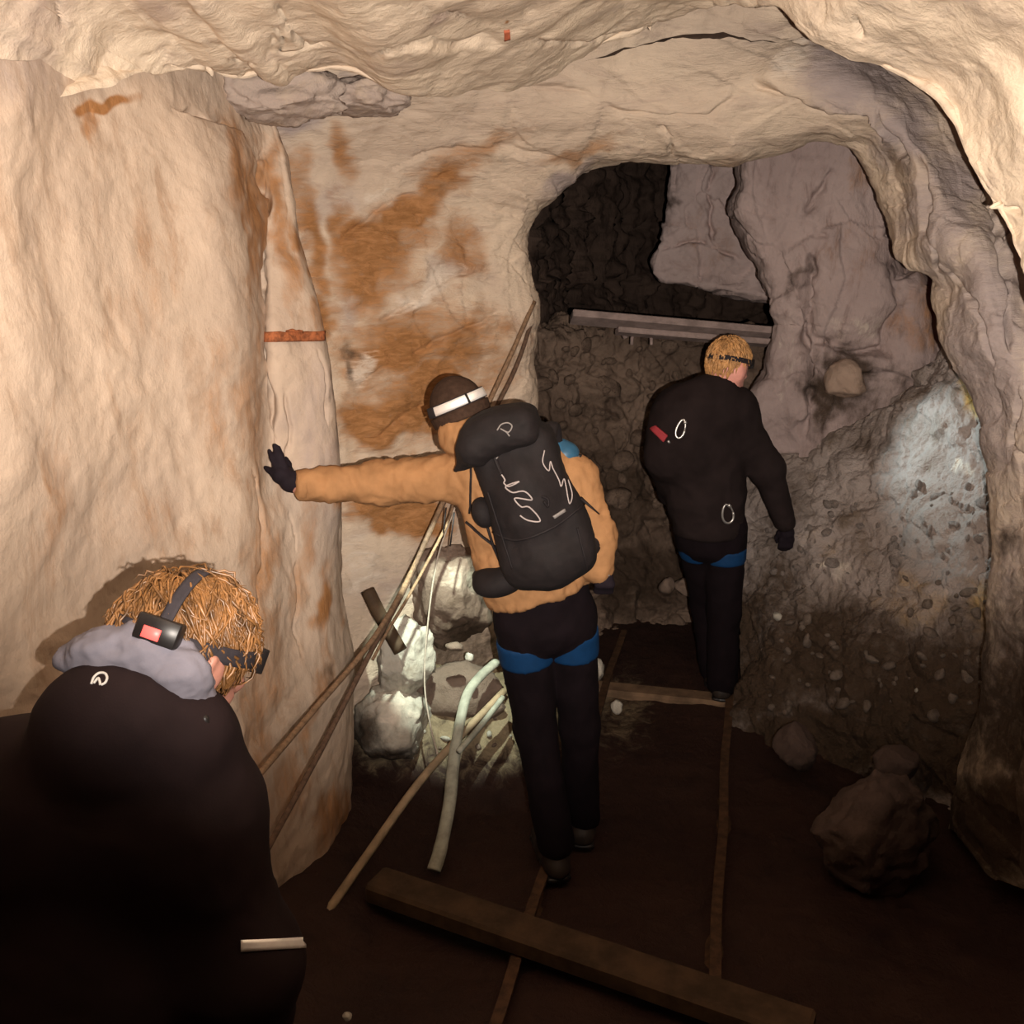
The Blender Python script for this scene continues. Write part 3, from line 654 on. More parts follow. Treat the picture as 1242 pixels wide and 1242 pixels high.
def hair_locks(c, R, radii, count, length, rad, seed, keep, crown, lift=0.004, curl=0.5, seg=6, mess=0.35):
    rnd = np.random.RandomState(seed); parts = []; c = np.asarray(c); radii = np.asarray(radii); n_ok = 0
    while n_ok < count:
        d = unit(rnd.normal(size=3))
        if not keep(d): continue
        n_ok += 1
        p = d * radii; P = [p.copy()]; nrm = unit(p / radii ** 2)
        away = d - np.asarray(crown); flow = unit(away + rnd.normal(size=3) * mess + np.array((0, 0, -0.35)))
        sw = rnd.uniform(-1, 1) * curl; L = length * rnd.uniform(0.6, 1.3)
        for k in range(seg):
            nrm = unit(p / radii ** 2); t = unit(flow - nrm * (flow @ nrm)); sdv = np.cross(nrm, t)
            t = unit(t + sdv * sw * (k / seg)); p = p + t * L / seg
            g = np.linalg.norm(p / radii); p = p / g * (1 + (lift * (1.5 + rnd.uniform(0, 2.0) * (k + 1) / seg)) / radii.mean()); P.append(p.copy())
        P = np.array(P) @ R.T + c
        rr = rad * rnd.uniform(0.7, 1.3) * np.array([0.5] + [1.0] * (seg - 2) + [0.7, 0.12]); parts.append(tube(P, rr, 5))
    return join(parts)
def ico(sub=4):
    bm = bmesh.new(); bmesh.ops.create_icosphere(bm, subdivisions=sub, radius=1.0)
    V = np.array([v.co[:] for v in bm.verts]); F = np.array([[v.index for v in f.verts] for f in bm.faces]); bm.free(); return V, F
ICO = {k: ico(k) for k in (2, 3, 4, 5)}
def rock_shape(radii, seed, sub=4, rough=1.0, rot=0.0):
    V, F = ICO[sub]; rnd = np.random.RandomState(seed)
    P = V.copy()
    for _ in range(9):                      # a few broken faces
        n_ = unit(rnd.normal(size=3)); cut = rnd.uniform(0.62, 0.92); d = P @ n_ - cut; P = P - np.outer(np.maximum(d, 0) * 0.88, n_)
    s = seed * 3.71
    P = P * (1 + rough * (0.14 * fbm(V + s, 1.6, 3) + 0.05 * fbm(V + s, 5, 3) + 0.02 * fbm(V + s, 14, 2)))[:, None]
    P = P * np.asarray(radii); ca, sa = math.cos(rot), math.sin(rot)
    return P @ np.array(((ca, -sa, 0), (sa, ca, 0), (0, 0, 1))).T, F
def rock_obj(name, center, radii, seed, mat, label, cat='rock', group=None, sub=4, rough=1.0, rot=0.0, mask=None):
    V, F = rock_shape(radii, seed, sub, rough, rot)
    mk = None
    if mask:
        px, py = project(V + np.asarray(center)); mk = np.zeros((len(V), 4))
        for ch, bl in mask.items(): mk[:, 'rgda'.index(ch)] = np.clip(blob_mask(px, py, bl), 0, 1)
    o = mesh_obj(name, V, F, mat, mask=mk); o.location = center
    return tag(o, label, cat, group)

# ------------------------------------------------------------------ cloth, skin, gear materials
M_skinR = plain('brightened_skin', (0.80, 0.36, 0.29), 0.5, var=0.08, scale=40, spec=0.4)  # skin tone raised to make up for the weak flash at this depth
M_skin = plain('skin', (0.34, 0.155, 0.115), 0.5, var=0.1, scale=40, spec=0.4)
M_tan = plain('tan_canvas', (0.34, 0.175, 0.078), 0.85, var=0.12, scale=14, bstr=0.25, bscale=260, spec=0.15)
M_blackjk = plain('black_softshell', (0.017, 0.0100, 0.0105), 0.85, var=0.15, scale=10, bstr=0.12, bscale=300, spec=0.12)
M_blackjk2 = plain('black_fleece', (0.018, 0.012, 0.012), 0.9, var=0.15, scale=12, bstr=0.2, bscale=200, spec=0.1)
M_trous = plain('dark_trousers', (0.0075, 0.0045, 0.006), 0.9, var=0.2, scale=12, bstr=0.15, bscale=250, spec=0.1)
M_boot = plain('boot_leather', (0.03, 0.022, 0.018), 0.6, var=0.3, scale=20)
M_glove = plain('black_glove', (0.012, 0.008, 0.012), 0.8, var=0.2, scale=40, spec=0.15)
M_pack = plain('black_pack_nylon', (0.0095, 0.0065, 0.0070), 0.8, var=0.25, scale=25, bstr=0.2, bscale=300, spec=0.3)
M_grey = plain('grey_hood_cotton', (0.165, 0.155, 0.185), 0.9, var=0.06, scale=20, bstr=0.1, bscale=400, spec=0.1)
M_blue = plain('blue_webbing', (0.0035, 0.032, 0.10), 0.7, var=0.12, scale=30, spec=0.2)
M_bluebag = plain('blue_dry_bag', (0.026, 0.095, 0.17), 0.45, var=0.12, scale=20, spec=0.4)
M_hair_b = plain('golden_brown_hair', (0.15, 0.068, 0.022), 0.42, var=0.6, scale=35, spec=0.5)
M_hair_r = plain('sandy_hair', (0.50, 0.26, 0.10), 0.5, var=0.35, scale=35, spec=0.4)  # hair tone lightened too, offsetting the weak flash so far in
M_knit = plain('dark_brown_knit', (0.045, 0.026, 0.018), 0.95, var=0.2, scale=60, bstr=0.4, bscale=160, spec=0.1)
M_reflect = plain('reflective_tape', (0.97, 0.94, 0.92), 0.5, metal=0.5, var=0.04, scale=60, spec=0.8)
M_print = plain('grey_print', (0.55, 0.53, 0.50), 0.6, var=0.05, scale=60)
M_packstrap = plain('pack_webbing', (0.010, 0.007, 0.008), 0.7, var=0.15, scale=60)
M_printdim = plain('dim_print', (0.22, 0.20, 0.19), 0.6, var=0.05, scale=60)
M_strap = plain('dark_elastic', (0.022, 0.018, 0.022), 0.8, var=0.15, scale=60, bstr=0.15, bscale=300)
M_plast = plain('black_plastic', (0.012, 0.010, 0.010), 0.4, var=0.1, scale=40, spec=0.4)
M_red_led = plain('red_tail_light', (0.9, 0.10, 0.09), 0.4, var=0.02, emit=(1.0, 0.085, 0.075, 0.9))
M_red = plain('red_webbing', (0.35, 0.04, 0.05), 0.7, var=0.1)
M_steel = plain('bare_alloy', (0.62, 0.60, 0.58), 0.38, metal=0.85, var=0.1, scale=50)
M_lens = plain('lamp_lens', (0.9, 0.9, 0.85), 0.2, var=0.02, emit=(1.0, 0.95, 0.8, 2.0))
M_cord = plain('white_elastic_cord', (0.36, 0.31, 0.30), 0.6, var=0.06)
M_wood = plain('old_wood', (0.16, 0.10, 0.06), 0.85, var=0.35, scale=9, bstr=0.5, bscale=40)
M_wood_dk = plain('wet_dark_wood', (0.055, 0.032, 0.017), 0.8, var=0.4, scale=9, bstr=0.5, bscale=40)
M_plank = plain('grey_plank', (0.30, 0.225, 0.205), 0.85, var=0.25, scale=12, bstr=0.4, bscale=50)
M_rail = plain('rusted_rail', (0.065, 0.033, 0.017), 0.7, var=0.4, scale=30, bstr=0.3, bscale=60)
M_rust = plain('flaking_rust', (0.27, 0.085, 0.032), 0.85, var=0.45, scale=60, bstr=0.6, bscale=70)
M_hose = plain('pale_flat_hose', (0.33, 0.33, 0.27), 0.6, var=0.22, scale=22, bstr=0.2, bscale=60)
M_pole = plain('weathered_pole', (0.30, 0.22, 0.14), 0.75, var=0.25, scale=16, bstr=0.25, bscale=80)
M_cable = plain('brown_rope', (0.20, 0.125, 0.075), 0.8, var=0.3, scale=60, bstr=0.4, bscale=220)
M_cable_dk = plain('dark_rope', (0.10, 0.060, 0.040), 0.8, var=0.3, scale=60, bstr=0.4, bscale=220)
M_line = plain('pale_cord', (0.42, 0.36, 0.30), 0.8, var=0.15, scale=60)

# grey block overhanging the corner of wall, ceiling and arch
V, F = rock_shape((0.20, 0.16, 0.10), 5, 5, 1.3, 0.2)
o = mesh_obj('ceiling_block', V, F, rock_mat('grey_limestone', (0.40, 0.325, 0.28), (0.35, 0.275, 0.235), (0.44, 0.345, 0.27))); o.location = at(345, 118, 3.42); o['kind'] = 'structure'
V, F = rock_shape((0.16, 0.14, 0.07), 9, 5, 1.3, -0.3)
o = mesh_obj('ceiling_block', V, F, bpy.data.materials['grey_limestone']); o.location = at(440, 118, 3.55); o['kind'] = 'structure'
trW = bvh(WALL_L.reshape(-1, 3), grid_faces(*WALL_L.shape[:2])); trC = bvh(CEIL.reshape(-1, 3), grid_faces(*CEIL.shape[:2]))
# ================================================================== PERSON leaning on the wall (tan jacket, backpack)
J = at
def person_root(name, loc, label):
    r = empty(name, loc); tag(r, label, 'person'); return r
def part(name, VF, mat, parent, smooth=True):
    return mesh_obj(name, VF[0], VF[1], mat, parent, smooth)
def ring_clip(a, b, t0, t1):
    a = np.asarray(a); b = np.asarray(b); ax = unit(b - a); return [(a + (b - a) * t0, -ax), (a + (b - a) * t1, ax)]

fB = ground(682, 1050); fB[2] = 0
HY = min(ray(trW, x, y)[0][1] for x, y in ((341, 576), (334, 545), (325, 567), (345, 590), (352, 580)))      # where the palm meets the rock
PB = person_root('person', (fB[0], fB[1], 0), 'person in tan jacket and beanie bracing a gloved hand on the rock wall')
B = dict(hipL=J(634, 752, 3.08), hipR=J(690, 745, 3.10), kneeL=J(650, 885, 3.12), kneeR=J(703, 880, 3.17), ankL=J(674, 1022, 3.06), ankR=J(707, 990, 3.26),
         chest=J(636, 590, 3.06), waist=J(652, 690, 3.08), hem=J(657, 722, 3.08), neck=J(588, 545, 3.08), head=J(559, 503, 3.10),
         shL=J(585, 568, 3.07), elL=J(462, 586, min(3.14, HY + 0.02)), wrL=J(364, 589, HY - 0.055), shR=J(694, 585, 3.06), elR=J(721, 648, 3.02), wrR=J(726, 688, 3.00))
HB = frame((-0.35, 0.85, -0.25), (-0.36, 0, 1))
skinB = [ell(B['head'], (0.076, 0.096, 0.108), HB), cap(B['head'] + HB @ np.array((0, 0.02, -0.07)), B['head'] + HB @ np.array((0, 0.06, -0.085)), 0.045, 0.035),
         cap(B['head'] + HB @ np.array((0, 0.095, -0.01)), B['head'] + HB @ np.array((0, 0.112, -0.035)), 0.012, 0.016),
         ell(B['head'] + HB @ np.array((0.078, -0.005, -0.02)), (0.010, 0.022, 0.032), HB), ell(B['head'] + HB @ np.array((-0.078, -0.005, -0.02)), (0.010, 0.022, 0.032), HB),
         cap(B['neck'], B['head'], 0.055, 0.052), ecap(B['chest'], B['waist'], (0.16, 0.10), (0.14, 0.10)), cap(B['shL'], B['shR'], 0.055),
         cap(B['shL'], B['elL'], 0.048, 0.040), cap(B['elL'], B['wrL'], 0.038, 0.028), cap(B['shR'], B['elR'], 0.048, 0.040), cap(B['elR'], B['wrR'], 0.038, 0.028),
         cap(B['wrL'], J(345, 578, HY - 0.045), 0.024), cap(B['wrR'], J(733, 697, 2.99), 0.026),
         ecap(B['waist'], (B['hipL'] + B['hipR']) / 2, (0.14, 0.10), (0.15, 0.105)), cap(B['hipL'], B['kneeL'], 0.075, 0.052), cap(B['kneeL'], B['ankL'], 0.05, 0.036),
         cap(B['hipR'], B['kneeR'], 0.075, 0.052), cap(B['kneeR'], B['ankR'], 0.05, 0.036)]
part('body', sdf_mesh(skinB, 0.010, 0.03), M_skin, PB)
# trousers
trB = [ecap(J(652, 690, 3.09), J(661, 752, 3.09), (0.155, 0.118), (0.158, 0.12)), cap(B['hipL'], B['kneeL'], 0.094, 0.070), cap(B['kneeL'], B['ankL'], 0.070, 0.066),
       cap(B['hipR'], B['kneeR'], 0.090, 0.066), cap(B['kneeR'], B['ankR'], 0.066, 0.062)]
V, F = sdf_mesh(trB, 0.010, 0.025, clip=[(B['ankL'] + (0, 0, -0.045), (0, 0, -1))])
part('trousers', (folds(V, F, 0.006, 6, (1, 1, 0.7), 4.0), F), M_trous, PB)
for hp, kn, r0, r1, t0, t1, tl in ((B['hipL'], B['kneeL'], 0.094, 0.070, 0.15, 0.36, -0.02), (B['hipR'], B['kneeR'], 0.090, 0.066, 0.11, 0.33, 0.09)):
    ax = unit(kn - hp); up = unit(-ax + np.array((tl, 0, 0)))
    lo_, hi_ = hp + (kn - hp) * t1, hp + (kn - hp) * t0
    V, F = sdf_mesh([cap(hp, kn, r0 + 0.010, r1 + 0.010)], 0.008, 0.02, clip=[(lo_, -up), (hi_, up)])
    part('leg_loop', (V, F), M_blue, PB)['label'] = 'blue webbing leg loop of a climbing harness'
# boots
for an, toe in ((B['ankL'], (-0.05, 0.20, 0)), (B['ankR'], (0.02, 0.21, 0))):
    g = np.array((an[0], an[1], 0.0)); t = np.asarray(toe)
    ft = [cap(g + (0, 0, 0.05) - 0.15 * t, g + t * 0.55 + (0, 0, 0.045), 0.046, 0.044), cap(g + t * 0.5 + (0, 0, 0.04), g + t + (0, 0, 0.036), 0.046, 0.036), cap(g + (0, 0, 0.06), g + (0, 0, 0.15), 0.048, 0.055)]
    bt = part('boot', sdf_mesh(ft, 0.009, 0.02, clip=[(g + (0, 0, 0.022), (0, 0, -1))]), M_boot, PB)
    part('sole', sdf_mesh([ecap(g - 0.25 * t + (0, 0, 0.014), g + t * 1.08 + (0, 0, 0.014), (0.048, 0.014), (0.040, 0.014), np.cross(t, (0, 0, 1)))], 0.007, 0.01), M_plast, bt)
# jacket
jkB = [cap(J(592, 600, 3.08), J(616, 700, 3.09), 0.088, 0.082), ecap(J(632, 578, 3.08), J(650, 680, 3.09), (0.185, 0.125), (0.175, 0.135)), ecap(J(650, 680, 3.09), J(659, 745, 3.09), (0.175, 0.135), (0.172, 0.138)), cap(B['shL'], B['shR'], 0.076, 0.074),
       cap(B['shL'] + (0.02, 0, -0.02), B['elL'], 0.082, 0.060), cap(B['elL'], B['wrL'], 0.061, 0.044), cap(B['shR'], B['elR'], 0.072, 0.058), cap(B['elR'], B['wrR'], 0.056, 0.046),
       cap(B['neck'], J(562, 527, 3.05), 0.078, 0.070), cap(J(575, 530, 3.0), J(590, 515, 3.06), 0.050, 0.045)]
hl, hr = J(592, 747, 3.0), J(722, 709, 3.0)
hem_n = np.cross(hr - hl, (0, 1, 0)); hem_n = hem_n if hem_n[2] < 0 else -hem_n
V, F = sdf_mesh(jkB, 0.008, 0.035, clip=[(hl, hem_n), (B['wrL'] + unit(B['wrL'] - B['elL']) * 0.008, B['wrL'] - B['elL'])], cut=[ell(B['head'], (0.082, 0.10, 0.10), HB)])
V = folds(V, F, 0.009, 7, (1.6, 1, 1), 9.0); V = folds(V, F, 0.005, 15, (1.4, 1, 1), 5.0)
part('jacket', (V, F), M_tan, PB); treeJB = bvh(V, F)
for w_, e_ in ((B['wrL'], B['elL']), (B['wrR'], B['elR'])):
    a = unit(w_ - e_)
    part('cuff', sdf_mesh([cap(w_ - a * 0.02, w_ + a * 0.03, 0.049, 0.046)], 0.006, 0.02, clip=[(w_ + a * 0.012, a), (w_ - a * 0.02, -a)]), M_tan, PB)
# gloves: braced hand spread against the rock, the other one loosely curled
W3 = HY - 0.042
tips = [(J(345, 566, W3), J(341, 553, W3 + .01), J(338, 543, W3 + .02)), (J(340, 564, W3), J(336, 551, W3 + .01), J(333, 540, W3 + .02)),
        (J(335, 566, W3), J(330, 555, W3 + .01), J(326.5, 547, W3 + .02)), (J(331, 573, W3), J(326, 570, W3 + .01), J(322, 567, W3 + .015)), (J(352, 572, W3 + .02), J(350, 563, W3 + .045), J(347, 556, W3 + .055))]
V, F = sdf_mesh([cap(B['wrL'] + (0.035, 0, 0), J(352, 585, HY - 0.05), 0.034, 0.033)] + hand_prims(B['wrL'] + (0.03, 0, -0.004), J(341, 576, W3), tips, 0.0095, palm_r=0.031), 0.004, 0.008)
part('glove', (V, F), M_glove, PB)
pr = J(733, 697, 2.99)
tips = [(pr + (-.02 + .014 * k, -.012, -.028), pr + (-.022 + .015 * k, .018, -.062), pr + (-.02 + .014 * k, .045, -.045)) for k in range(4)] + [(pr + (-.03, .0, -.0), pr + (-.035, .03, -.03), pr + (-.018, .05, -.04))]
V, F = sdf_mesh(hand_prims(B['wrR'], pr + (0, 0, -0.01), tips, 0.010, palm_r=0.030), 0.005, 0.008)
gl = part('glove', (V, F), M_glove, PB); tr_ = bvh(V, F)
part('buckle_or_glint', decal(tr_, ((732, 690), (736, 691), (739, 699), (735, 699)), 4, 6, 0.003, 0.003), M_steel, gl)  # steel patch stands in for the white glint on this glove
# beanie
V, F = sdf_mesh([ell(B['head'] + HB @ np.array((0, -0.004, 0.02)), (0.087, 0.108, 0.106), HB)], 0.006, 0.02, clip=[(B['head'] + HB @ np.array((0, 0, -0.012)), -HB[:, 2])])
bn = part('beanie', (folds(V, F, 0.002, 14, seed=3), F), M_knit, PB)
part('rolled_cuff', band(B['head'] + HB @ np.array((0, -0.004, 0.02)), HB, 0.088, 0.109, -0.034, 0.0, 0.125, thick=0.008), M_knit, bn)
# headlamp with reflective strap
hb_c = B['head'] + HB @ np.array((0, -0.004, 0.02))
HL = empty('headlamp', tuple(hb_c)); tag(HL, 'headlamp with bright reflective strap worn over the dark beanie', 'headlamp')
part('strap', band(hb_c, HB, 0.0895, 0.1105, 0.004, 0.038, 0.125, thick=0.007), M_strap, HL)
tilt = -math.pi / 2
part('reflective_stripe', band(hb_c, HB, 0.092, 0.113, 0.007, 0.035, 0.125, a0=tilt - 1.25, a1=tilt - 0.06, n=24, thick=0.0062, nz=3), M_reflect, HL)
part('reflective_stripe', band(hb_c, HB, 0.092, 0.113, 0.007, 0.035, 0.125, a0=tilt + 0.02, a1=tilt + 1.0, n=24, thick=0.0062, nz=3), M_reflect, HL)
part('buckle_or_glint', band(hb_c, HB, 0.092, 0.113, 0.004, 0.038, 0.125, a0=tilt - 0.055, a1=tilt + 0.015, n=4, thick=0.008, nz=2), M_plast, HL)
lampB = hb_c + HB @ np.array((0, 0.128, 0.02))
hs = part('lamp_housing', boxm(lampB, (0.030, 0.016, 0.022), HB), M_plast, HL)
part('lens', boxm(lampB + HB @ np.array((0, 0.016, 0)), (0.016, 0.004, 0.014), HB), M_lens, hs)
spot('headlamp_beam', lampB + HB @ np.array((0, 0.05, -0.01)), (-0.26, 3.90, 0.35), 125, 34, 0.35, 0.012, (0.86, 1.0, 0.84))

# ------------------------------------------------------------------ backpack on that person
ub = unit(J(606, 520, 2.9) - J(664, 690, 2.92)); RB = frame((0.10, 1, 0.0), ub)      # local right, forward (into the back), up
cb = J(645, 613, 2.90)
def LB(x, y, z): return cb + RB @ np.array((x, y, z))
BP = empty('backpack', tuple(LB(0, 0, -0.28))); tag(BP, 'black hiking backpack with white zigzag cords on the tan jacket', 'backpack')
bp = [rbox(LB(0, 0.02, 0.0), (0.124, 0.088, 0.235), 0.05, RB), ell(LB(0.0, -0.02, -0.16), (0.138, 0.108, 0.105), RB), ell(LB(0, -0.035, 0.02), (0.105, 0.092, 0.18), RB),
      ell(LB(-0.105, 0.0, -0.12), (0.036, 0.07, 0.11), RB), ell(LB(0.112, 0.0, -0.10), (0.042, 0.07, 0.12), RB)]
V, F = sdf_mesh(bp, 0.008, 0.03); V = folds(V, F, 0.005, 8, seed=2)
part('main_bag', (V, F), M_pack, BP); treeBP = bvh(V, F)
lid = [ell(LB(-0.02, 0.0, 0.235), (0.135, 0.115, 0.070), RB), ell(LB(-0.085, -0.02, 0.215), (0.07, 0.09, 0.055), RB), ell(LB(0.05, 0.0, 0.235), (0.08, 0.10, 0.062), RB)]
lid = [rbox(LB(-0.02, 0.0, 0.245), (0.112, 0.105, 0.050), 0.036, RB), ell(LB(-0.02, -0.01, 0.258), (0.095, 0.10, 0.060), RB), ell(LB(-0.105, -0.03, 0.225), (0.050, 0.08, 0.040), RB), cap(LB(-0.11, -0.05, 0.205), LB(-0.185, -0.03, 0.175), 0.026, 0.006)]
V, F = sdf_mesh(lid, 0.007, 0.035); V = folds(V, F, 0.006, 9, seed=6)
ld = part('lid', (V, F), M_pack, BP); treeLid = bvh(V, F)
V2, F2 = join([(V, [tuple(f) for f in F])]); 
part('logo', join([stroke(treeLid, [(603, 522), (608, 515), (616, 513), (621, 517), (617, 524), (610, 522)], 0.0022, 0.001), stroke(treeLid, [(607, 520), (614, 524), (618, 529)], 0.0022, 0.001)]), M_printdim, ld)
part('elastic_cord', stroke(treeBP, [(608, 574), (613, 582), (612, 586), (618, 590), (630, 584), (614, 590), (622, 597), (636, 596), (645, 606), (625, 604), (632, 614), (642, 615), (655, 631), (641, 631), (631, 625)], 0.0024, 0.003, n=120), M_cord, BP)
part('elastic_cord', stroke(treeBP, [(660, 546), (658, 561), (665, 571), (667, 560), (670, 568), (677, 582), (680, 590), (683, 581), (686, 592), (690, 611), (693, 600), (688, 582)], 0.0020, 0.003, n=100), M_cord, BP)
part('tag', decal(treeBP, ((670, 626), (684, 617), (686, 620), (672, 629)), 5, 2, 0.003), M_printdim, BP)
part('tag', decal(treeBP, ((596, 548), (605, 553), (603, 557), (596, 553)), 4, 2, 0.003), M_printdim, BP)
part('seam', stroke(treeBP, [(588, 640), (625, 655), (670, 640), (708, 612)], 0.004, 0.001, n=40), M_packstrap, BP)
for xs_ in ((592, 596, 622, 690), (700, 640, 712, 690)): part('compression_strap', stroke(treeBP, [(xs_[0], xs_[1]), ((xs_[0] + xs_[2]) / 2, (xs_[1] + xs_[3]) / 2), (xs_[2], xs_[3])], 0.009, 0.002, n=24, flat=(1, 0.4)), M_packstrap, BP)
part('lid_strap', stroke(treeBP, [(598, 545), (604, 562), (610, 575)], 0.008, 0.003, n=14, flat=(1, 0.4)), M_packstrap, BP)
part('ice_axe_loop', stroke(treeBP, [(657, 602), (664, 606), (664, 614), (659, 608)], 0.004, 0.004), M_packstrap, BP)
hb = [ell(J(607, 706, 2.94), (0.085, 0.06, 0.046), RB), cap(J(588, 704, 2.97), J(583, 700, 3.10), 0.036, 0.03)]
b1 = part('hip_belt', sdf_mesh(hb, 0.008, 0.03), M_pack, BP)
hb = [cap(LB(0.11, 0.06, -0.20), LB(0.145, 0.11, -0.19), 0.036, 0.030), cap(LB(0.145, 0.11, -0.19), LB(0.155, 0.19, -0.185), 0.030, 0.026)]
part('hip_belt', sdf_mesh(hb, 0.008, 0.03), M_pack, BP)
part('shoulder_strap', tube(smooth_path([LB(-0.10, 0.05, 0.20), LB(-0.135, 0.11, 0.235), J(578, 535, 3.02), J(574, 545, 3.14), J(590, 590, 3.2)], 24), 0.026, 8, flat=(1, 0.45)), M_pack, BP)
part('shoulder_strap', tube(smooth_path([LB(0.10, 0.05, 0.17), LB(0.12, 0.12, 0.20), J(676, 560, 3.10), J(684, 580, 3.20)], 24), 0.026, 8, flat=(1, 0.45)), M_pack, BP)
part('strap', stroke(treeJB, [(566, 632), (580, 645), (610, 670)], 0.008, 0.004, n=20, flat=(1, 0.5)), M_packstrap, BP)
part('strap', tube([LB(-0.155, 0.02, 0.02), LB(-0.162, 0.035, -0.10), LB(-0.155, 0.05, -0.22)], 0.010, 6, flat=(1, 0.4)), M_packstrap, BP)
part('strap', stroke(treeJB, [(572, 565), (571, 590), (570, 622)], 0.004, 0.004, n=16), M_packstrap, BP)
part('side_pouch', sdf_mesh([ell(LB(-0.150, 0.0, 0.02), (0.036, 0.05, 0.05), RB)], 0.007, 0.02), M_pack, BP)
part('strap_end', tube([LB(0.15, 0.0, -0.02), LB(0.19, 0.0, -0.085)], [0.012, 0.004], 6, flat=(1, 0.4)), M_packstrap, BP)
# blue dry bag showing behind the shoulder
dc = J(686, 549, 3.06); Rd = frame((0.3, 1, 0.1), (0.25, 0, 1))
V, F = sdf_mesh([ell(dc, (0.045, 0.05, 0.036), Rd), cap(dc + Rd @ np.array((-0.03, 0, 0.015)), dc + Rd @ np.array((-0.06, 0, 0.025)), 0.026, 0.016)], 0.006, 0.02)
DB = mesh_obj('bottle', V, F, M_bluebag); tag(DB, 'blue drink bottle poking out beside the black backpack', 'bottle')
part('cap', tube([dc + Rd @ np.array((0.036, 0, 0)), dc + Rd @ np.array((0.052, 0, 0))], 0.010, 10), M_plast, DB)

# ================================================================== PERSON further in, stooping in black
fR = ground(872, 850); 
PR = person_root('person', (fR[0], fR[1], 0), 'bare-headed person in black jacket stooping ahead between the track rails')
R_ = dict(head=J(884, 444, 4.44), neck=J(872, 476, 4.42), shR=J(890, 497, 4.44), elR=J(931, 568, 4.45), wrR=J(951, 632, 4.50), shL=J(825, 500, 4.44), elL=J(806, 556, 4.40), wrL=J(812, 600, 4.62),
          chest=J(857, 520, 4.44), waist=J(858, 600, 4.44), hipL=J(845, 642, 4.46), hipR=J(880, 642, 4.44), knL=J(857, 735, 4.66), anL=J(866, 812, 4.62), knR=J(878, 742, 4.46), anR=J(876, 828, 4.47))
HR = frame((0.78, 0.60, -0.22), (0.06, 0.1, 1))
def L_(c, R, *v): return c + R @ np.array(v)
skinR = [ell(R_['head'], (0.076, 0.098, 0.112), HR), cap(L_(R_['head'], HR, 0, 0.03, -0.075), L_(R_['head'], HR, 0, 0.065, -0.085), 0.046, 0.034), cap(L_(R_['head'], HR, 0, 0.098, -0.005), L_(R_['head'], HR, 0, 0.118, -0.03), 0.011, 0.015),
         ell(L_(R_['head'], HR, 0.079, -0.005, -0.02), (0.011, 0.022, 0.034), HR), ell(L_(R_['head'], HR, -0.079, -0.005, -0.02), (0.011, 0.022, 0.034), HR), cap(R_['neck'], R_['head'], 0.058, 0.055),
         ecap(R_['chest'], R_['waist'], (0.17, 0.10), (0.14, 0.10)), cap(R_['shL'], R_['shR'], 0.055), cap(R_['shR'], R_['elR'], 0.045, 0.04), cap(R_['elR'], R_['wrR'], 0.038, 0.028), cap(R_['shL'], R_['elL'], 0.045, 0.04), cap(R_['elL'], R_['wrL'], 0.038, 0.028),
         ecap(R_['waist'], (R_['hipL'] + R_['hipR']) / 2, (0.14, 0.10), (0.15, 0.10)), cap(R_['hipL'], R_['knL'], 0.075, 0.05), cap(R_['knL'], R_['anL'], 0.05, 0.035), cap(R_['hipR'], R_['knR'], 0.075, 0.05), cap(R_['knR'], R_['anR'], 0.05, 0.035)]
part('body', sdf_mesh(skinR, 0.009, 0.03), M_skinR, PR)
jkR = [ecap(J(856, 505, 4.45), J(856, 600, 4.45), (0.20, 0.135), (0.165, 0.135)), ecap(J(856, 600, 4.45), J(860, 640, 4.45), (0.165, 0.135), (0.165, 0.135)), cap(R_['shL'], R_['shR'], 0.085), ell(J(830, 530, 4.42), (0.165, 0.15, 0.20)), ell(J(845, 500, 4.40), (0.17, 0.13, 0.12)),
       cap(R_['shR'], R_['elR'], 0.085, 0.064), cap(R_['elR'], R_['wrR'], 0.064, 0.050), cap(R_['shL'], R_['elL'], 0.085, 0.070), cap(R_['elL'], R_['wrL'], 0.066, 0.05), cap(R_['neck'], J(870, 470, 4.40), 0.075, 0.066), cap(J(850, 476, 4.38), J(872, 474, 4.37), 0.055)]
V, F = sdf_mesh(jkR, 0.010, 0.06, clip=[(J(860, 648, 4.45), (0, 0, -1))], cut=[ell(R_['head'], (0.09, 0.115, 0.118), HR)]); V = folds(V, F, 0.007, 6, seed=12)
part('jacket', (V, F), M_blackjk2, PR); treeJR = bvh(V, F)
trR = [ecap(J(858, 605, 4.46), J(862, 650, 4.46), (0.155, 0.12), (0.158, 0.12)), cap(R_['hipL'], R_['knL'], 0.095, 0.075), cap(R_['knL'], R_['anL'], 0.072, 0.07), cap(R_['hipR'], R_['knR'], 0.095, 0.078), cap(R_['knR'], R_['anR'], 0.075, 0.072)]
V, F = sdf_mesh(trR, 0.011, 0.03); part('trousers', (folds(V, F, 0.006, 6, seed=31), F), M_trous, PR); treeTR = bvh(V, F)
for hp, kn, t0, t1 in ((R_['hipL'], R_['knL'], 0.12, 0.27), (R_['hipR'], R_['knR'], 0.20, 0.38)):
    ax = unit(kn - hp); V, F = sdf_mesh([cap(hp, kn, 0.105, 0.086)], 0.009, 0.02, clip=[(hp + (kn - hp) * t1, ax), (hp + (kn - hp) * t0, -ax)])
    part('leg_loop', (V, F), M_blue, PR)['label'] = 'blue webbing leg loop of a climbing harness'
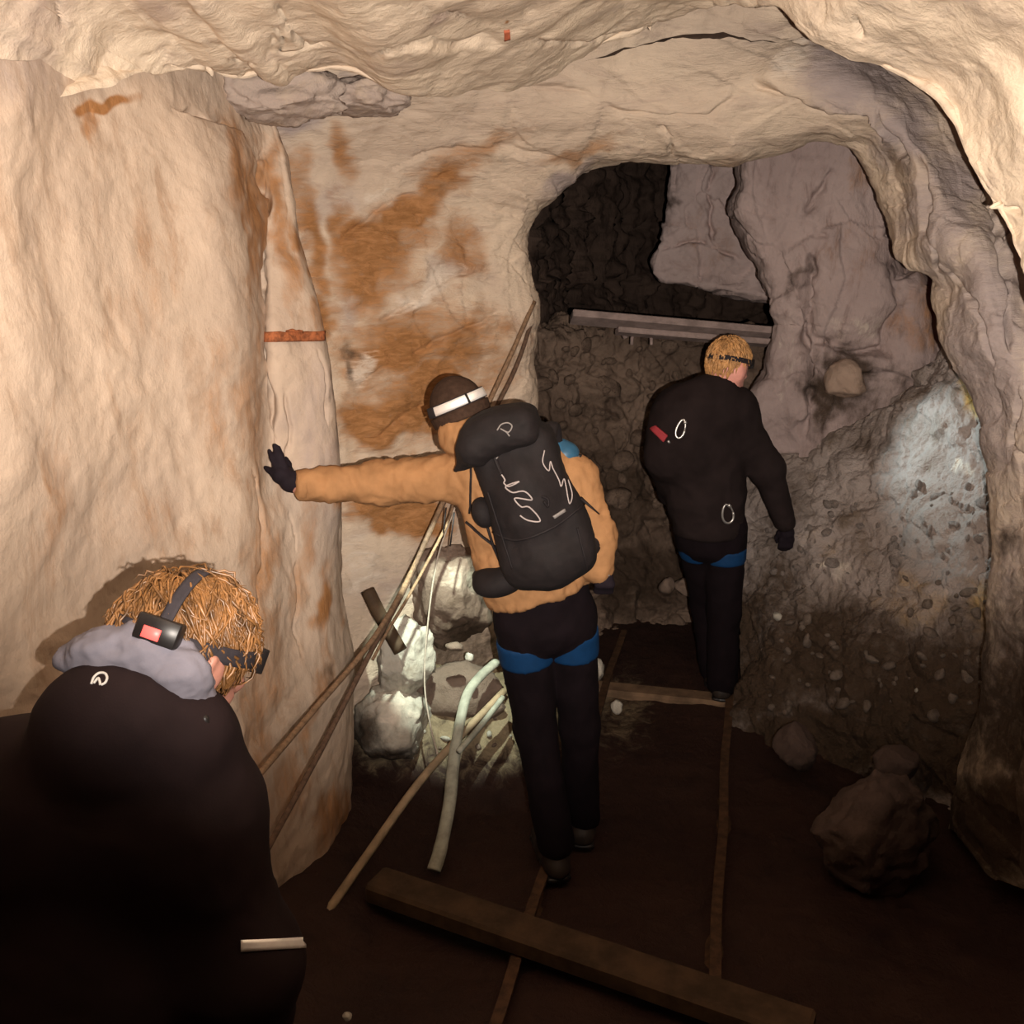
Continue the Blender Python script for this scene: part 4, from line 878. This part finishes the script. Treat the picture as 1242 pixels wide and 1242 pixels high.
for an, toe in ((R_['anL'], (0.03, 0.21, 0)), (R_['anR'], (0.05, 0.20, 0))):
    g = np.array((an[0], an[1], 0.0)); t = np.asarray(toe)
    ft = [cap(g + (0, 0, 0.05) - 0.15 * t, g + t * 0.55 + (0, 0, 0.045), 0.048, 0.044), cap(g + t * 0.5 + (0, 0, 0.04), g + t + (0, 0, 0.036), 0.046, 0.036), cap(g + (0, 0, 0.06), g + (0, 0, 0.16), 0.05, 0.058)]
    bt = part('boot', sdf_mesh(ft, 0.010, 0.02, clip=[(g + (0, 0, 0.022), (0, 0, -1))]), M_boot, PR)
    part('sole', sdf_mesh([ecap(g - 0.25 * t + (0, 0, 0.014), g + t * 1.08 + (0, 0, 0.014), (0.05, 0.014), (0.042, 0.014), np.cross(t, (0, 0, 1)))], 0.008, 0.01), M_plast, bt)
hp_ = J(955, 646, 4.51)
tips = [(hp_ + (-.024 + .016 * k, .0, -.035), hp_ + (-.026 + .017 * k, .012, -.072), hp_ + (-.024 + .016 * k, .034, -.10 + .006 * abs(k - 1.5))) for k in range(4)] + [(hp_ + (-.034, .015, -.005), hp_ + (-.042, .03, -.035), hp_ + (-.035, .04, -.062))]
part('glove', sdf_mesh(hand_prims(R_['wrR'], hp_, tips, 0.011, palm_r=0.034), 0.006, 0.008), M_glove, PR)
hp_ = R_['wrL'] + (0.03, 0.06, -0.01)
tips = [(hp_ + (-.024 + .016 * k, .03, -.0), hp_ + (-.026 + .017 * k, .062, -.012), hp_ + (-.024 + .016 * k, .08, -.04)) for k in range(4)] + [(hp_ + (.03, .01, -.005), hp_ + (.042, .04, -.015), hp_ + (.035, .06, -.03))]
part('glove', sdf_mesh(hand_prims(R_['wrL'], hp_, tips, 0.011, palm_r=0.034), 0.006, 0.008), M_glove, PR)
hc = L_(R_['head'], HR, 0, -0.008, 0.018)
keep = lambda d: d[2] > -0.30 + 0.75 * (d[1] + 0.6) and d[2] > -0.35
capR = sdf_mesh([ell(hc, (0.083, 0.106, 0.110), HR)], 0.007, 0.02, clip=[(L_(hc, HR, 0, 0.0, 0.015), HR @ np.array((0, 0.60, -0.8)))])
hr_ = part('hair', join([(capR[0], [tuple(f) for f in capR[1]]), hair_locks(hc, HR, (0.083, 0.106, 0.110), 420, 0.050, 0.0045, 5, keep, (0, -0.25, 0.95), lift=0.004)]), M_hair_r, PR)
HLR = empty('headlamp', tuple(hc)); tag(HLR, 'headlamp on the fair-haired person in black further in', 'headlamp')
part('strap', band(hc, HR, 0.091, 0.114, -0.002, 0.020, 0.125, thick=0.004), M_strap, HLR)
lampR = L_(hc, HR, 0, 0.132, 0.012); hs = part('lamp_housing', boxm(lampR, (0.030, 0.016, 0.022), HR), M_plast, HLR)
part('lens', boxm(L_(lampR, HR, 0, 0.016, 0), (0.016, 0.004, 0.014), HR), M_lens, hs)
spot('headlamp_beam', L_(lampR, HR, 0, 0.05, 0), J(1170, 570, 4.12), 60, 54, 1.0, 0.012, (0.76, 0.97, 1.0))
# gear on that person
def carabiner(c, R, w_, h_, r, label):
    pts = []
    for k in range(28):
        a = 2 * math.pi * k / 28; x = w_ * math.cos(a) * (1.0 - 0.22 * math.sin(a)); y = h_ * math.sin(a)
        pts.append(c + R @ np.array((x, 0, y)))
    E_ = empty('carabiner', tuple(c)); tag(E_, label, 'carabiner', None)
    part('body', tube(pts[8:] + pts[:1], r, 8), M_steel, E_); part('gate', tube(pts[0:9], r * 0.75, 8), M_steel, E_); part('gate_sleeve', tube(pts[3:6], r * 1.5, 8), M_steel, E_)
    return E_
p, n_ = ray(treeJR, 826, 520); carabiner(p + n_ * 0.012, frame(-n_, (0.25, 0, 1)), 0.018, 0.042, 0.0052, 'silver carabiner next to the red tag on the black jacket')
p, n_ = ray(treeTR, 881, 622)
if p is None: p, n_ = J(881, 622, 4.3), np.array((0, -1.0, 0))
p2, n2 = ray(treeJR, 881, 622)
if p2 is not None and p2[1] < p[1]: p, n_ = p2, n2
carabiner(p + n_ * 0.014, frame(-n_, (-0.25, 0, 1)), 0.026, 0.046, 0.0052, 'silver carabiner hanging at the hip of the person in black')
V, F = decal(treeJR, ((791, 520), (797, 516), (811, 528), (806, 536)), 6, 5, 0.006, 0.010); tg = mesh_obj('gear_tag', V, F, M_red); tag(tg, 'red tag hanging on the back of the black jacket', 'tag')
p, n_ = ray(treeJR, 811, 534); part('clip', tube([p + n_ * 0.01, p + n_ * 0.01 + np.array((0.008, 0, -0.012))], 0.006, 8), M_steel, tg)

# ================================================================== PERSON close by, bowed head, black hooded jacket
PF = person_root('person', (-0.62, 1.45, 0), 'person with bowed golden-brown hair and grey hood seen close from behind')
Fj = dict(head=J(226, 790, 1.52), neck=J(178, 862, 1.45), shR=J(232, 985, 1.44), elR=J(300, 1170, 1.42), wrR=J(318, 1330, 1.52), shL=J(-10, 975, 1.44), elL=J(-85, 1170, 1.40), wrL=J(-60, 1330, 1.50),
          chest=J(112, 990, 1.46), waist=J(112, 1300, 1.42))
Fj['hipL'] = np.array((Fj['waist'][0] - 0.09, 1.46, 0.92)); Fj['hipR'] = np.array((Fj['waist'][0] + 0.09, 1.46, 0.92))
Fj['knL'] = Fj['hipL'] + (0, 0.04, -0.43); Fj['knR'] = Fj['hipR'] + (0.01, 0.06, -0.43); Fj['anL'] = Fj['hipL'] + (-.02, -0.02, -0.83); Fj['anR'] = Fj['hipR'] + (0.03, 0.05, -0.83)
HF = frame((0.60, 0.62, -0.48), (0.16, 0.2, 1))
hd = Fj['head']
skinF = [ell(hd, (0.076, 0.098, 0.110), HF), cap(L_(hd, HF, 0, 0.02, -0.075), L_(hd, HF, 0, 0.062, -0.09), 0.050, 0.034), cap(L_(hd, HF, 0, 0.098, -0.008), L_(hd, HF, 0, 0.120, -0.034), 0.011, 0.015), cap(L_(hd, HF, -0.02, 0.092, -0.06), L_(hd, HF, 0.02, 0.092, -0.06), 0.010),
         cap(Fj['neck'], L_(hd, HF, 0, -0.02, -0.05), 0.060, 0.058), ecap(Fj['chest'], Fj['waist'], (0.17, 0.10), (0.14, 0.10)), cap(Fj['shL'], Fj['shR'], 0.055), cap(Fj['shR'], Fj['elR'], 0.045, 0.04), cap(Fj['elR'], Fj['wrR'], 0.038, 0.028),
         cap(Fj['shL'], Fj['elL'], 0.045, 0.04), cap(Fj['elL'], Fj['wrL'], 0.038, 0.028), ecap(Fj['waist'], (Fj['hipL'] + Fj['hipR']) / 2, (0.14, 0.10), (0.15, 0.10)),
         cap(Fj['hipL'], Fj['knL'], 0.075, 0.05), cap(Fj['knL'], Fj['anL'], 0.05, 0.035), cap(Fj['hipR'], Fj['knR'], 0.075, 0.05), cap(Fj['knR'], Fj['anR'], 0.05, 0.035)]
part('body', sdf_mesh(skinF, 0.008, 0.03), M_skin, PF)
ec = L_(hd, HF, 0.098, -0.004, -0.012)
ear = [ell(ec, (0.009, 0.020, 0.032), HF), cap(L_(ec, HF, 0.006, -0.012, 0.022), L_(ec, HF, 0.008, -0.020, -0.012), 0.007), cap(L_(ec, HF, 0.004, -0.014, -0.015), L_(ec, HF, -0.002, 0.002, -0.032), 0.008, 0.009)]
part('ear', sdf_mesh(ear, 0.003, 0.008), M_skin, PF)
jkF = [ecap(J(112, 960, 1.46), J(112, 1180, 1.44), (0.205, 0.135), (0.195, 0.14)), ecap(J(112, 1180, 1.44), J(112, 1420, 1.42), (0.195, 0.14), (0.19, 0.14)), cap(Fj['shL'], Fj['shR'], 0.092), cap(Fj['shR'], Fj['elR'], 0.092, 0.075), cap(Fj['elR'], Fj['wrR'], 0.074, 0.055),
       cap(Fj['shL'], Fj['elL'], 0.092, 0.072), cap(Fj['elL'], Fj['wrL'], 0.07, 0.055), cap(Fj['neck'] + (0, 0, -0.05), J(160, 880, 1.44), 0.10, 0.095), ell(J(142, 866, 1.395), (0.068, 0.045, 0.064)), ell(J(116, 880, 1.40), (0.050, 0.045, 0.050)), cap(J(175, 868, 1.395), J(220, 900, 1.41), 0.050, 0.030), ecap(J(140, 890, 1.42), J(122, 1010, 1.42), (0.055, 0.045), (0.12, 0.06)), cap(J(236, 880, 1.43), J(244, 888, 1.46), 0.030, 0.028)]
V, F = sdf_mesh(jkF, 0.009, 0.085, cut=[ell(hd, (0.09, 0.115, 0.118), HF)]); V = folds(V, F, 0.006, 4.5, seed=17)
part('jacket', (V, F), M_blackjk, PF); treeJF = bvh(V, F)
part('logo', join([stroke(treeJF, [(111, 830), (114, 822), (120, 817), (127, 817), (130, 822), (128, 828), (123, 831)], 0.0021, 0.001, n=50), stroke(treeJF, [(114, 829), (119, 823), (121, 826), (122, 831)], 0.0021, 0.001, n=30)]), M_print, PF)['label'] = 'small grey curl logo printed on the collar'
part('cord_lock', sdf_mesh([cap(J(248, 872, 1.385), J(250, 880, 1.385), 0.008)], 0.003, 0.01), M_plast, PF)
# grey hood of the sweatshirt
gh = [cap(J(92, 800, 1.45), J(125, 792, 1.43), 0.022, 0.032), cap(J(125, 792, 1.43), J(185, 788, 1.43), 0.034, 0.040), cap(J(185, 788, 1.43), J(222, 815, 1.42), 0.040, 0.036), cap(J(222, 815, 1.41), J(240, 850, 1.43), 0.034, 0.016), cap(J(130, 840, 1.43), J(210, 850, 1.43), 0.05)]
V, F = sdf_mesh(gh, 0.0045, 0.02)
V = folds(V, F, 0.008, 9, (0.6, 1, 1.4), 21.0); V = folds(V, F, 0.005, 19, (0.8, 1, 1.0), 2.0)
part('grey_hood', (V, F), M_grey, PF)['label'] = 'grey cotton sweatshirt hood bunched at the neck'
V, F = decal(treeJF, ((292, 1140), (370, 1137), (370, 1150), (292, 1154)), 20, 3, 0.0015, 0.0008)
part('reflective_strip', (V, F), M_reflect, PF)['label'] = 'pale reflective strip across the black sleeve'
trF = [ecap(Fj['waist'] + (0, 0, -0.02), (Fj['hipL'] + Fj['hipR']) / 2, (0.16, 0.12), (0.165, 0.125)), cap(Fj['hipL'], Fj['knL'], 0.09, 0.072), cap(Fj['knL'], Fj['anL'], 0.07, 0.068), cap(Fj['hipR'], Fj['knR'], 0.09, 0.072), cap(Fj['knR'], Fj['anR'], 0.07, 0.068)]
part('trousers', sdf_mesh(trF, 0.014, 0.03), M_trous, PF)
for an in (Fj['anL'], Fj['anR']):
    g = np.array((an[0], an[1], 0.0)); t = np.array((0.03, 0.20, 0))
    ft = [cap(g + (0, 0, 0.05) - 0.15 * t, g + t * 0.55 + (0, 0, 0.045), 0.048, 0.044), cap(g + t * 0.5 + (0, 0, 0.04), g + t + (0, 0, 0.036), 0.046, 0.036), cap(g + (0, 0, 0.06), g + (0, 0, 0.16), 0.05, 0.058)]
    part('boot', sdf_mesh(ft, 0.012, 0.02, clip=[(g + (0, 0, 0.004), (0, 0, -1))]), M_boot, PF)
for wr, s in ((Fj['wrR'], 1), (Fj['wrL'], -1)):
    h0 = wr + (0, 0.02, -0.07)
    tips = [(h0 + (0.0, -.03 + .018 * k, -.035), h0 + (-.008 * s, -.032 + .019 * k, -.072), h0 + (-.03 * s, -.03 + .018 * k, -.098)) for k in range(4)] + [(h0 + (-.005 * s, .04, -.005), h0 + (-.015 * s, .05, -.035), h0 + (-.03 * s, .045, -.06))]
    part('glove', sdf_mesh(hand_prims(wr, h0, tips, 0.011, palm_r=0.034), 0.008, 0.008), M_glove, PF)
hcF = L_(hd, HF, 0, -0.010, 0.016); hrad = (0.086, 0.108, 0.110)
keepF = lambda d: d[2] > -0.75 and not (d[1] > 0.45 and d[2] < 0.40) and not (d[2] < 0.0 and d[1] > -0.22) and not (d[0] > 0.45 and -0.5 < d[1] < 0.3 and d[2] < 0.18)
capF = sdf_mesh([ell(hcF, hrad, HF)], 0.006, 0.02, clip=[(L_(hcF, HF, 0, -0.01, 0.0), HF @ np.array((0, 0.6, -0.7)))])
part('hair', join([(capF[0], [tuple(f) for f in capF[1]]), hair_locks(hcF, HF, hrad, 4200, 0.085, 0.0013, 11, keepF, (-0.5, -0.35, 0.75), lift=0.0045, curl=0.45, seg=7, mess=0.16), hair_locks(hcF, HF, hrad, 420, 0.100, 0.0022, 12, keepF, (-0.5, -0.35, 0.75), lift=0.009, curl=1.1, seg=9, mess=0.25)]), M_hair_b, PF)
HLF = empty('headlamp', tuple(hcF)); tag(HLF, 'dark headlamp strap with glowing red tail light on golden-brown hair', 'headlamp')
bc = hcF
fi = 0.68; HX = HF @ np.array(((math.cos(fi), -math.sin(fi), 0), (math.sin(fi), math.cos(fi), 0), (0, 0, 1)))
part('strap', band(bc, HF, 0.101, 0.123, -0.010, 0.018, 0.16, thick=0.004), M_strap, HLF)
# top strap over the crown
Rt = np.stack([HX[:, 1], HX[:, 2], HX[:, 0]], 1)
part('top_strap', band(bc, Rt, 0.121, 0.122, -0.010, 0.010, 0.3, a0=0.1, a1=math.pi - 0.05, n=30, thick=0.004), M_strap, HLF)
bx = L_(bc, HX, 0, -0.128, 0.016); bo = part('battery_box', boxm(bx, (0.034, 0.014, 0.020), HX), M_plast, HLF)
part('tail_light', boxm(L_(bx, HX, -0.006, -0.014, -0.006), (0.014, 0.003, 0.009), HX), M_red_led, bo)
lp = L_(bc, HF, 0, 0.135, 0.0); hs = part('lamp_housing', boxm(lp, (0.030, 0.016, 0.022), HF), M_plast, HLF)
part('side_print', band(bc, HF, 0.1025, 0.1245, 0.000, 0.007, 0.16, a0=-0.75, a1=-0.45, n=8, thick=0.0032), M_printdim, HLF)

# ================================================================== ropes, hoses, timber, rails
def rope(name, pts, r, mat, label, cat, n=60, sides=8, flat=None, group=None):
    o = mesh_obj(name, *tube(smooth_path(pts, n), r, sides, flat=flat), mat); return tag(o, label, cat, group)
rope('rope', [J(648, 366, 4.30), J(620, 430, 4.14), J(596, 482, 4.02), J(536, 612, 3.78), J(496, 700, 3.55), J(452, 776, 3.22), J(380, 862, 2.80), J(312, 942, 2.42), J(262, 1000, 2.20)], 0.010, M_cable, 'brown rope slanting down the rock, the one ending higher behind the black jacket', 'rope')
rope('rope', [J(644, 392, 4.30), J(628, 440, 4.16), J(604, 490, 4.04), J(532, 622, 3.76), J(490, 716, 3.50), J(447, 796, 3.16), J(390, 908, 2.78), J(336, 1008, 2.46), J(300, 1075, 2.3)], 0.0095, M_cable_dk, 'dark rope slanting down the rock, the lower one below its brown twin', 'rope')
rope('rope', [J(550, 612, 3.80), J(540, 640, 3.72), J(502, 712, 3.50), J(470, 766, 3.30), J(452, 800, 3.18)], 0.006, M_cable, 'thin short rope running alongside the slanting pair under the outstretched arm', 'rope')
rope('cord', [J(552, 615, 3.78), J(530, 680, 3.72), J(518, 765, 3.66), J(515, 830, 3.58), J(522, 880, 3.50), J(532, 920, 3.40)], 0.0035, M_line, 'thin pale cord hanging straight in front of the brown boulder', 'cord')
rope('hose', [J(602, 803, 3.80), J(583, 820, 3.70), J(567, 842, 3.60), J(557, 880, 3.50), J(550, 925, 3.38), J(545, 975, 3.24), J(534, 1030, 3.12), J(526, 1056, 3.06)], [0.022] * 30 + [0.026] * 20 + [0.028] * 10, M_hose, 'fat pale hose arching over the rubble down to the floor', 'hose', n=60, flat=(1, 0.7))
rope('pole', [J(612, 838, 3.72), J(520, 935, 3.34), J(440, 1045, 2.98), J(352, 1172, 2.62)], 0.016, M_pole, 'long thin pole running from the rubble down towards the black sleeve', 'pole', n=30)
rope('pole', [J(610, 846, 3.66), J(585, 878, 3.52), J(556, 912, 3.36)], 0.012, M_hose, 'short pale stick lying beside the long pole behind the hose', 'stick', n=14)
rope('log', [J(446, 716, 3.68), J(462, 748, 3.64), J(486, 790, 3.58)], 0.028, M_wood_dk, 'short dark log leaning behind the slanting ropes', 'log', n=14, sides=10)
for a, b, r in (((541, 616, 3.70), (537, 652, 3.70), 0.007), ((551, 622, 3.66), (546, 662, 3.66), 0.007)):
    part('dark_strip', tube([J(*a), J(*b)], r, 6, flat=(1, 0.5)), M_packstrap, BP)  # two short dark strips below the outstretched arm
# planks across the passage, resting on the packed stones
def bar(name, a, b, wy, wz, mat, label, cat, group=None, roll=0.0):
    a, b = np.asarray(a), np.asarray(b); ax = unit(b - a); up = unit(np.array((0, math.sin(roll), math.cos(roll))) - ax * (np.array((0, math.sin(roll), math.cos(roll))) @ ax))
    R = np.stack([ax, np.cross(up, ax), up], 1); V, F = boxm((a + b) / 2, (np.linalg.norm(b - a) / 2, wy, wz), R, min(wy, wz) * 0.3)
    o = mesh_obj(name, V, F, mat, smooth=False); return tag(o, label, cat, group)
bar('plank', J(693, 384, 5.35), J(934, 405, 5.42), 0.06, 0.020, M_plank, 'upper grey plank across the dark passage above the packed stones', 'plank', roll=0.5)
bar('plank', J(748, 401, 5.30), J(932, 416, 5.38), 0.045, 0.016, M_plank, 'lower grey plank just beneath the upper one and shorter than it', 'plank', roll=0.3)
BK = empty('bracket', tuple(J(778, 410, 5.4))); tag(BK, 'small bent iron bracket hanging below the planks', 'bracket')
part('hook', tube(smooth_path([J(766, 418, 5.36), J(768, 407, 5.36), J(780, 404, 5.36), J(789, 408, 5.36), J(790, 418, 5.36)], 24), 0.016, 8, flat=(1, 0.6)), M_plank, BK)
part('stub', tube([J(754, 398, 5.38), J(759, 410, 5.38)], 0.015, 8), M_plank, BK)
# rails
def rail(name, a, b, label):
    a, b = np.asarray(a), np.asarray(b); ax = unit(b - a); sd = np.cross(ax, (0, 0, 1)); prof = [(-.032, 0), (.032, 0), (.032, .006), (.006, .014), (.006, .046), (.018, .050), (.018, .066), (-.018, .066), (-.018, .050), (-.006, .046), (-.006, .014), (-.032, .006)]
    m = 12; V = []; n = 40
    for k in range(n):
        p = a + (b - a) * k / (n - 1) + sd * 0.004 * math.sin(k * 0.7)
        for (x, zz) in prof: V.append(p + sd * x + np.array((0, 0, zz)))
    F = [(k * m + j, k * m + (j + 1) % m, (k + 1) * m + (j + 1) % m, (k + 1) * m + j) for k in range(n - 1) for j in range(m)] + [tuple(range(m)), tuple((n - 1) * m + j for j in range(m))[::-1]]
    return tag(mesh_obj(name, V, F, M_rail, smooth=False), label, 'rail')
def tl(y, off): return np.array((0.235 * (y - 2.5) + off, y, -0.042))
rail('rail', tl(1.2, -0.012), tl(5.3, -0.012), 'rusty mine rail passing by the boots of the person in tan')
rail('rail', tl(1.2, 0.615), tl(5.3, 0.615), 'rusty mine rail leading to the boots of the person in black')
sd_ = unit((1, -0.235, 0))
c = tl(4.52, 0.30) + (0, 0, 0.008)
bar('sleeper', c - sd_ * 0.52, c + sd_ * 0.52, 0.06, 0.045, M_wood, 'worn timber sleeper beside the boots of the person in black', 'sleeper')
bar('timber', ground(455, 1072, 0.06), ground(985, 1254, 0.06), 0.065, 0.035, M_wood_dk, 'squared timber lying slantwise over both rails', 'timber')
# rusty plate on the rib
RP = empty('rusty_plate', tuple(J(357, 409, 3.2)))
tag(RP, 'flaking rusty iron bar fixed flat on the pale rock rib', 'iron bar')
part('bar', decal(trW, ((323, 403), (390, 402), (390, 414), (323, 415)), 24, 4, 0.004, 0.012), M_rust, RP)
part('flange', decal(trW, ((345, 401), (362, 401), (362, 404), (345, 404)), 8, 2, 0.010, 0.012), M_rust, RP)
o = mesh_obj('paint_fleck', *decal(trC, ((611, 37), (618, 36), (619, 46), (612, 48)), 5, 6, 0.003, 0.003), plain('red_paint', (0.45, 0.12, 0.06), 0.7)); tag(o, 'small red marker daubed on the ceiling rock', 'marker')

# ================================================================== boulders and stones
rock_obj('boulder', J(490, 800, 3.72), (0.135, 0.14, 0.18), 3, M_boulder_white, 'grey boulder wedged on top of the pale one behind the ropes', sub=5, mask={'d': [(450, 770, 14, 16, 0, 0.7)]})
rock_obj('boulder', J(478, 880, 3.66), (0.165, 0.16, 0.165), 8, M_boulder_white, 'pale lamplit boulder at the foot of the wall', sub=5, mask={'d': [(440, 890, 30, 40, 0, 0.75), (470, 925, 60, 22, 0, 0.9)], 'a': [(475, 860, 40, 30, 0, 0.6)]})
rock_obj('boulder', J(548, 720, 3.98), (0.185, 0.15, 0.26), 21, M_boulder_brown, 'large brown boulder beneath the outstretched arm', sub=5, mask={'a': [(555, 700, 40, 24, 10, 0.55), (540, 660, 20, 20, 0, 0.4)], 'd': [(570, 770, 40, 30, 0, 0.8)]})
rock_obj('boulder', J(560, 845, 3.86), (0.22, 0.14, 0.14), 14, M_boulder_brown, 'dark broken rock below the large brown boulder', sub=4)
rock_obj('stone', J(569, 797, 3.70), (0.020, 0.02, 0.02), 31, M_boulder_white, 'small pale round stone in the dark gap above the hose', 'stone', sub=3)
rock_obj('stone', J(552, 784, 3.70), (0.040, 0.03, 0.022), 32, M_boulder_brown, 'flat brown stone in the dark gap beside the pale round one', 'stone', sub=3)
rock_obj('stone', J(722, 812, 4.3), (0.045, 0.05, 0.055), 33, M_boulder_white, 'pale stone just beyond the thigh of the person in tan', 'stone', sub=4)
rock_obj('stone', J(748, 858, 4.2), (0.030, 0.03, 0.035), 35, M_boulder_white, 'small lamplit stone between the rails near the legs in dark trousers', 'stone', sub=3)
rock_obj('stone', J(834, 713, 5.2), (0.075, 0.06, 0.055), 36, M_boulder_brown, 'mottled brown rock beside the knees of the person in black', 'stone', sub=4)
rock_obj('stone', J(808, 710, 5.2), (0.05, 0.05, 0.05), 37, M_boulder_brown, 'smaller brown rock at the side of the mottled one', 'stone', sub=3)
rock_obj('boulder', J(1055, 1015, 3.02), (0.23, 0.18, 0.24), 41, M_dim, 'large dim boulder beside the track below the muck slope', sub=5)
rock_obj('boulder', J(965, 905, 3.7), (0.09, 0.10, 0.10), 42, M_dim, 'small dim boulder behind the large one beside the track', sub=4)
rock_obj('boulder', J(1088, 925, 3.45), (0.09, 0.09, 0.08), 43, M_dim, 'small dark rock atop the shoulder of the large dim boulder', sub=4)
rock_obj('stone', J(1178, 972, 3.1), (0.030, 0.03, 0.030), 44, M_boulder_white, 'small white stone alone in the dark beside the large dim boulder', 'stone', sub=3)
rock_obj('stone', J(421, 1233, 2.32), (0.014, 0.014, 0.012), 45, M_boulder_white, 'tiny white stone on the dark floor beneath the black sleeve', 'stone', sub=3)
rock_obj('boulder', J(1026, 462, 4.78), (0.105, 0.10, 0.105), 47, rock_mat('tan_rock', (0.36, 0.26, 0.20), (0.30, 0.21, 0.16), (0.22, 0.15, 0.11)), 'rounded tan rock set over a hollow painted dark on the mauve rock', sub=4, rough=0.8)
rock_obj('boulder', J(712, 700, 4.9), (0.13, 0.12, 0.12), 48, M_boulder_brown, 'dim olive rock behind the gloved hand at the hip', sub=4)
def scatter(grid, box, count, sizes, seed, mats, label, group, pale=0.15):
    rnd = np.random.RandomState(seed); G = grid.reshape(-1, 3); px, py = project(G)
    I = np.where((px > box[0]) & (px < box[1]) & (py > box[2]) & (py < box[3]))[0]
    shapes = []
    for k in range(6):
        V, F = rock_shape((1, 0.85, 0.7), seed + k, 2, 1.0); shapes.append([mesh_obj('stone', V, F, m).data for m in mats])
    for o in [o for o in COL.objects if o.type == 'MESH' and any(o.data in s for s in shapes)]: bpy.data.objects.remove(o)
    for i in rnd.choice(I, count, replace=False):
        r = sizes[0] + (sizes[1] - sizes[0]) * rnd.rand() ** 2.5
        o = bpy.data.objects.new('stone', shapes[rnd.randint(6)][1 if rnd.rand() < pale else 0]); COL.objects.link(o)
        o.location = G[i] + np.array((0, -0.2, 0.25)) * r; o.scale = (r * rnd.uniform(.8, 1.3), r, r * rnd.uniform(.6, 1.1)); o.rotation_euler = tuple(rnd.uniform(0, 6.28, 3))
        tag(o, label, 'stone', group)
M_stone_slope = rock_mat('slope_stone', (0.17, 0.13, 0.105), (0.12, 0.088, 0.068), (0.08, 0.056, 0.042))
scatter(SLOPE, (930, 1225, 590, 700), 90, (0.010, 0.034), 60, (M_slope, M_slope), 'loose grey stone on the lamplit upper part of the muck slope', 'stones high on the muck slope')
scatter(SLOPE, (930, 1225, 700, 870), 90, (0.012, 0.036), 61, (M_stone_slope, M_boulder_white), 'loose dark stone on the lower part of the muck slope', 'stones low on the muck slope', 0.06)
scatter(FLOORG, (500, 660, 825, 925), 46, (0.010, 0.026), 62, (M_boulder_brown, M_boulder_white), 'small stone on the lamplit rubble heap beside the pale hose', 'stones on the rubble heap', 0.35)
scatter(PACKED, (650, 850, 420, 620), 70, (0.03, 0.085), 80, (M_rubble, M_rubble), 'rough brown stone in the packed wall under the planks', 'stones of the packed wall')
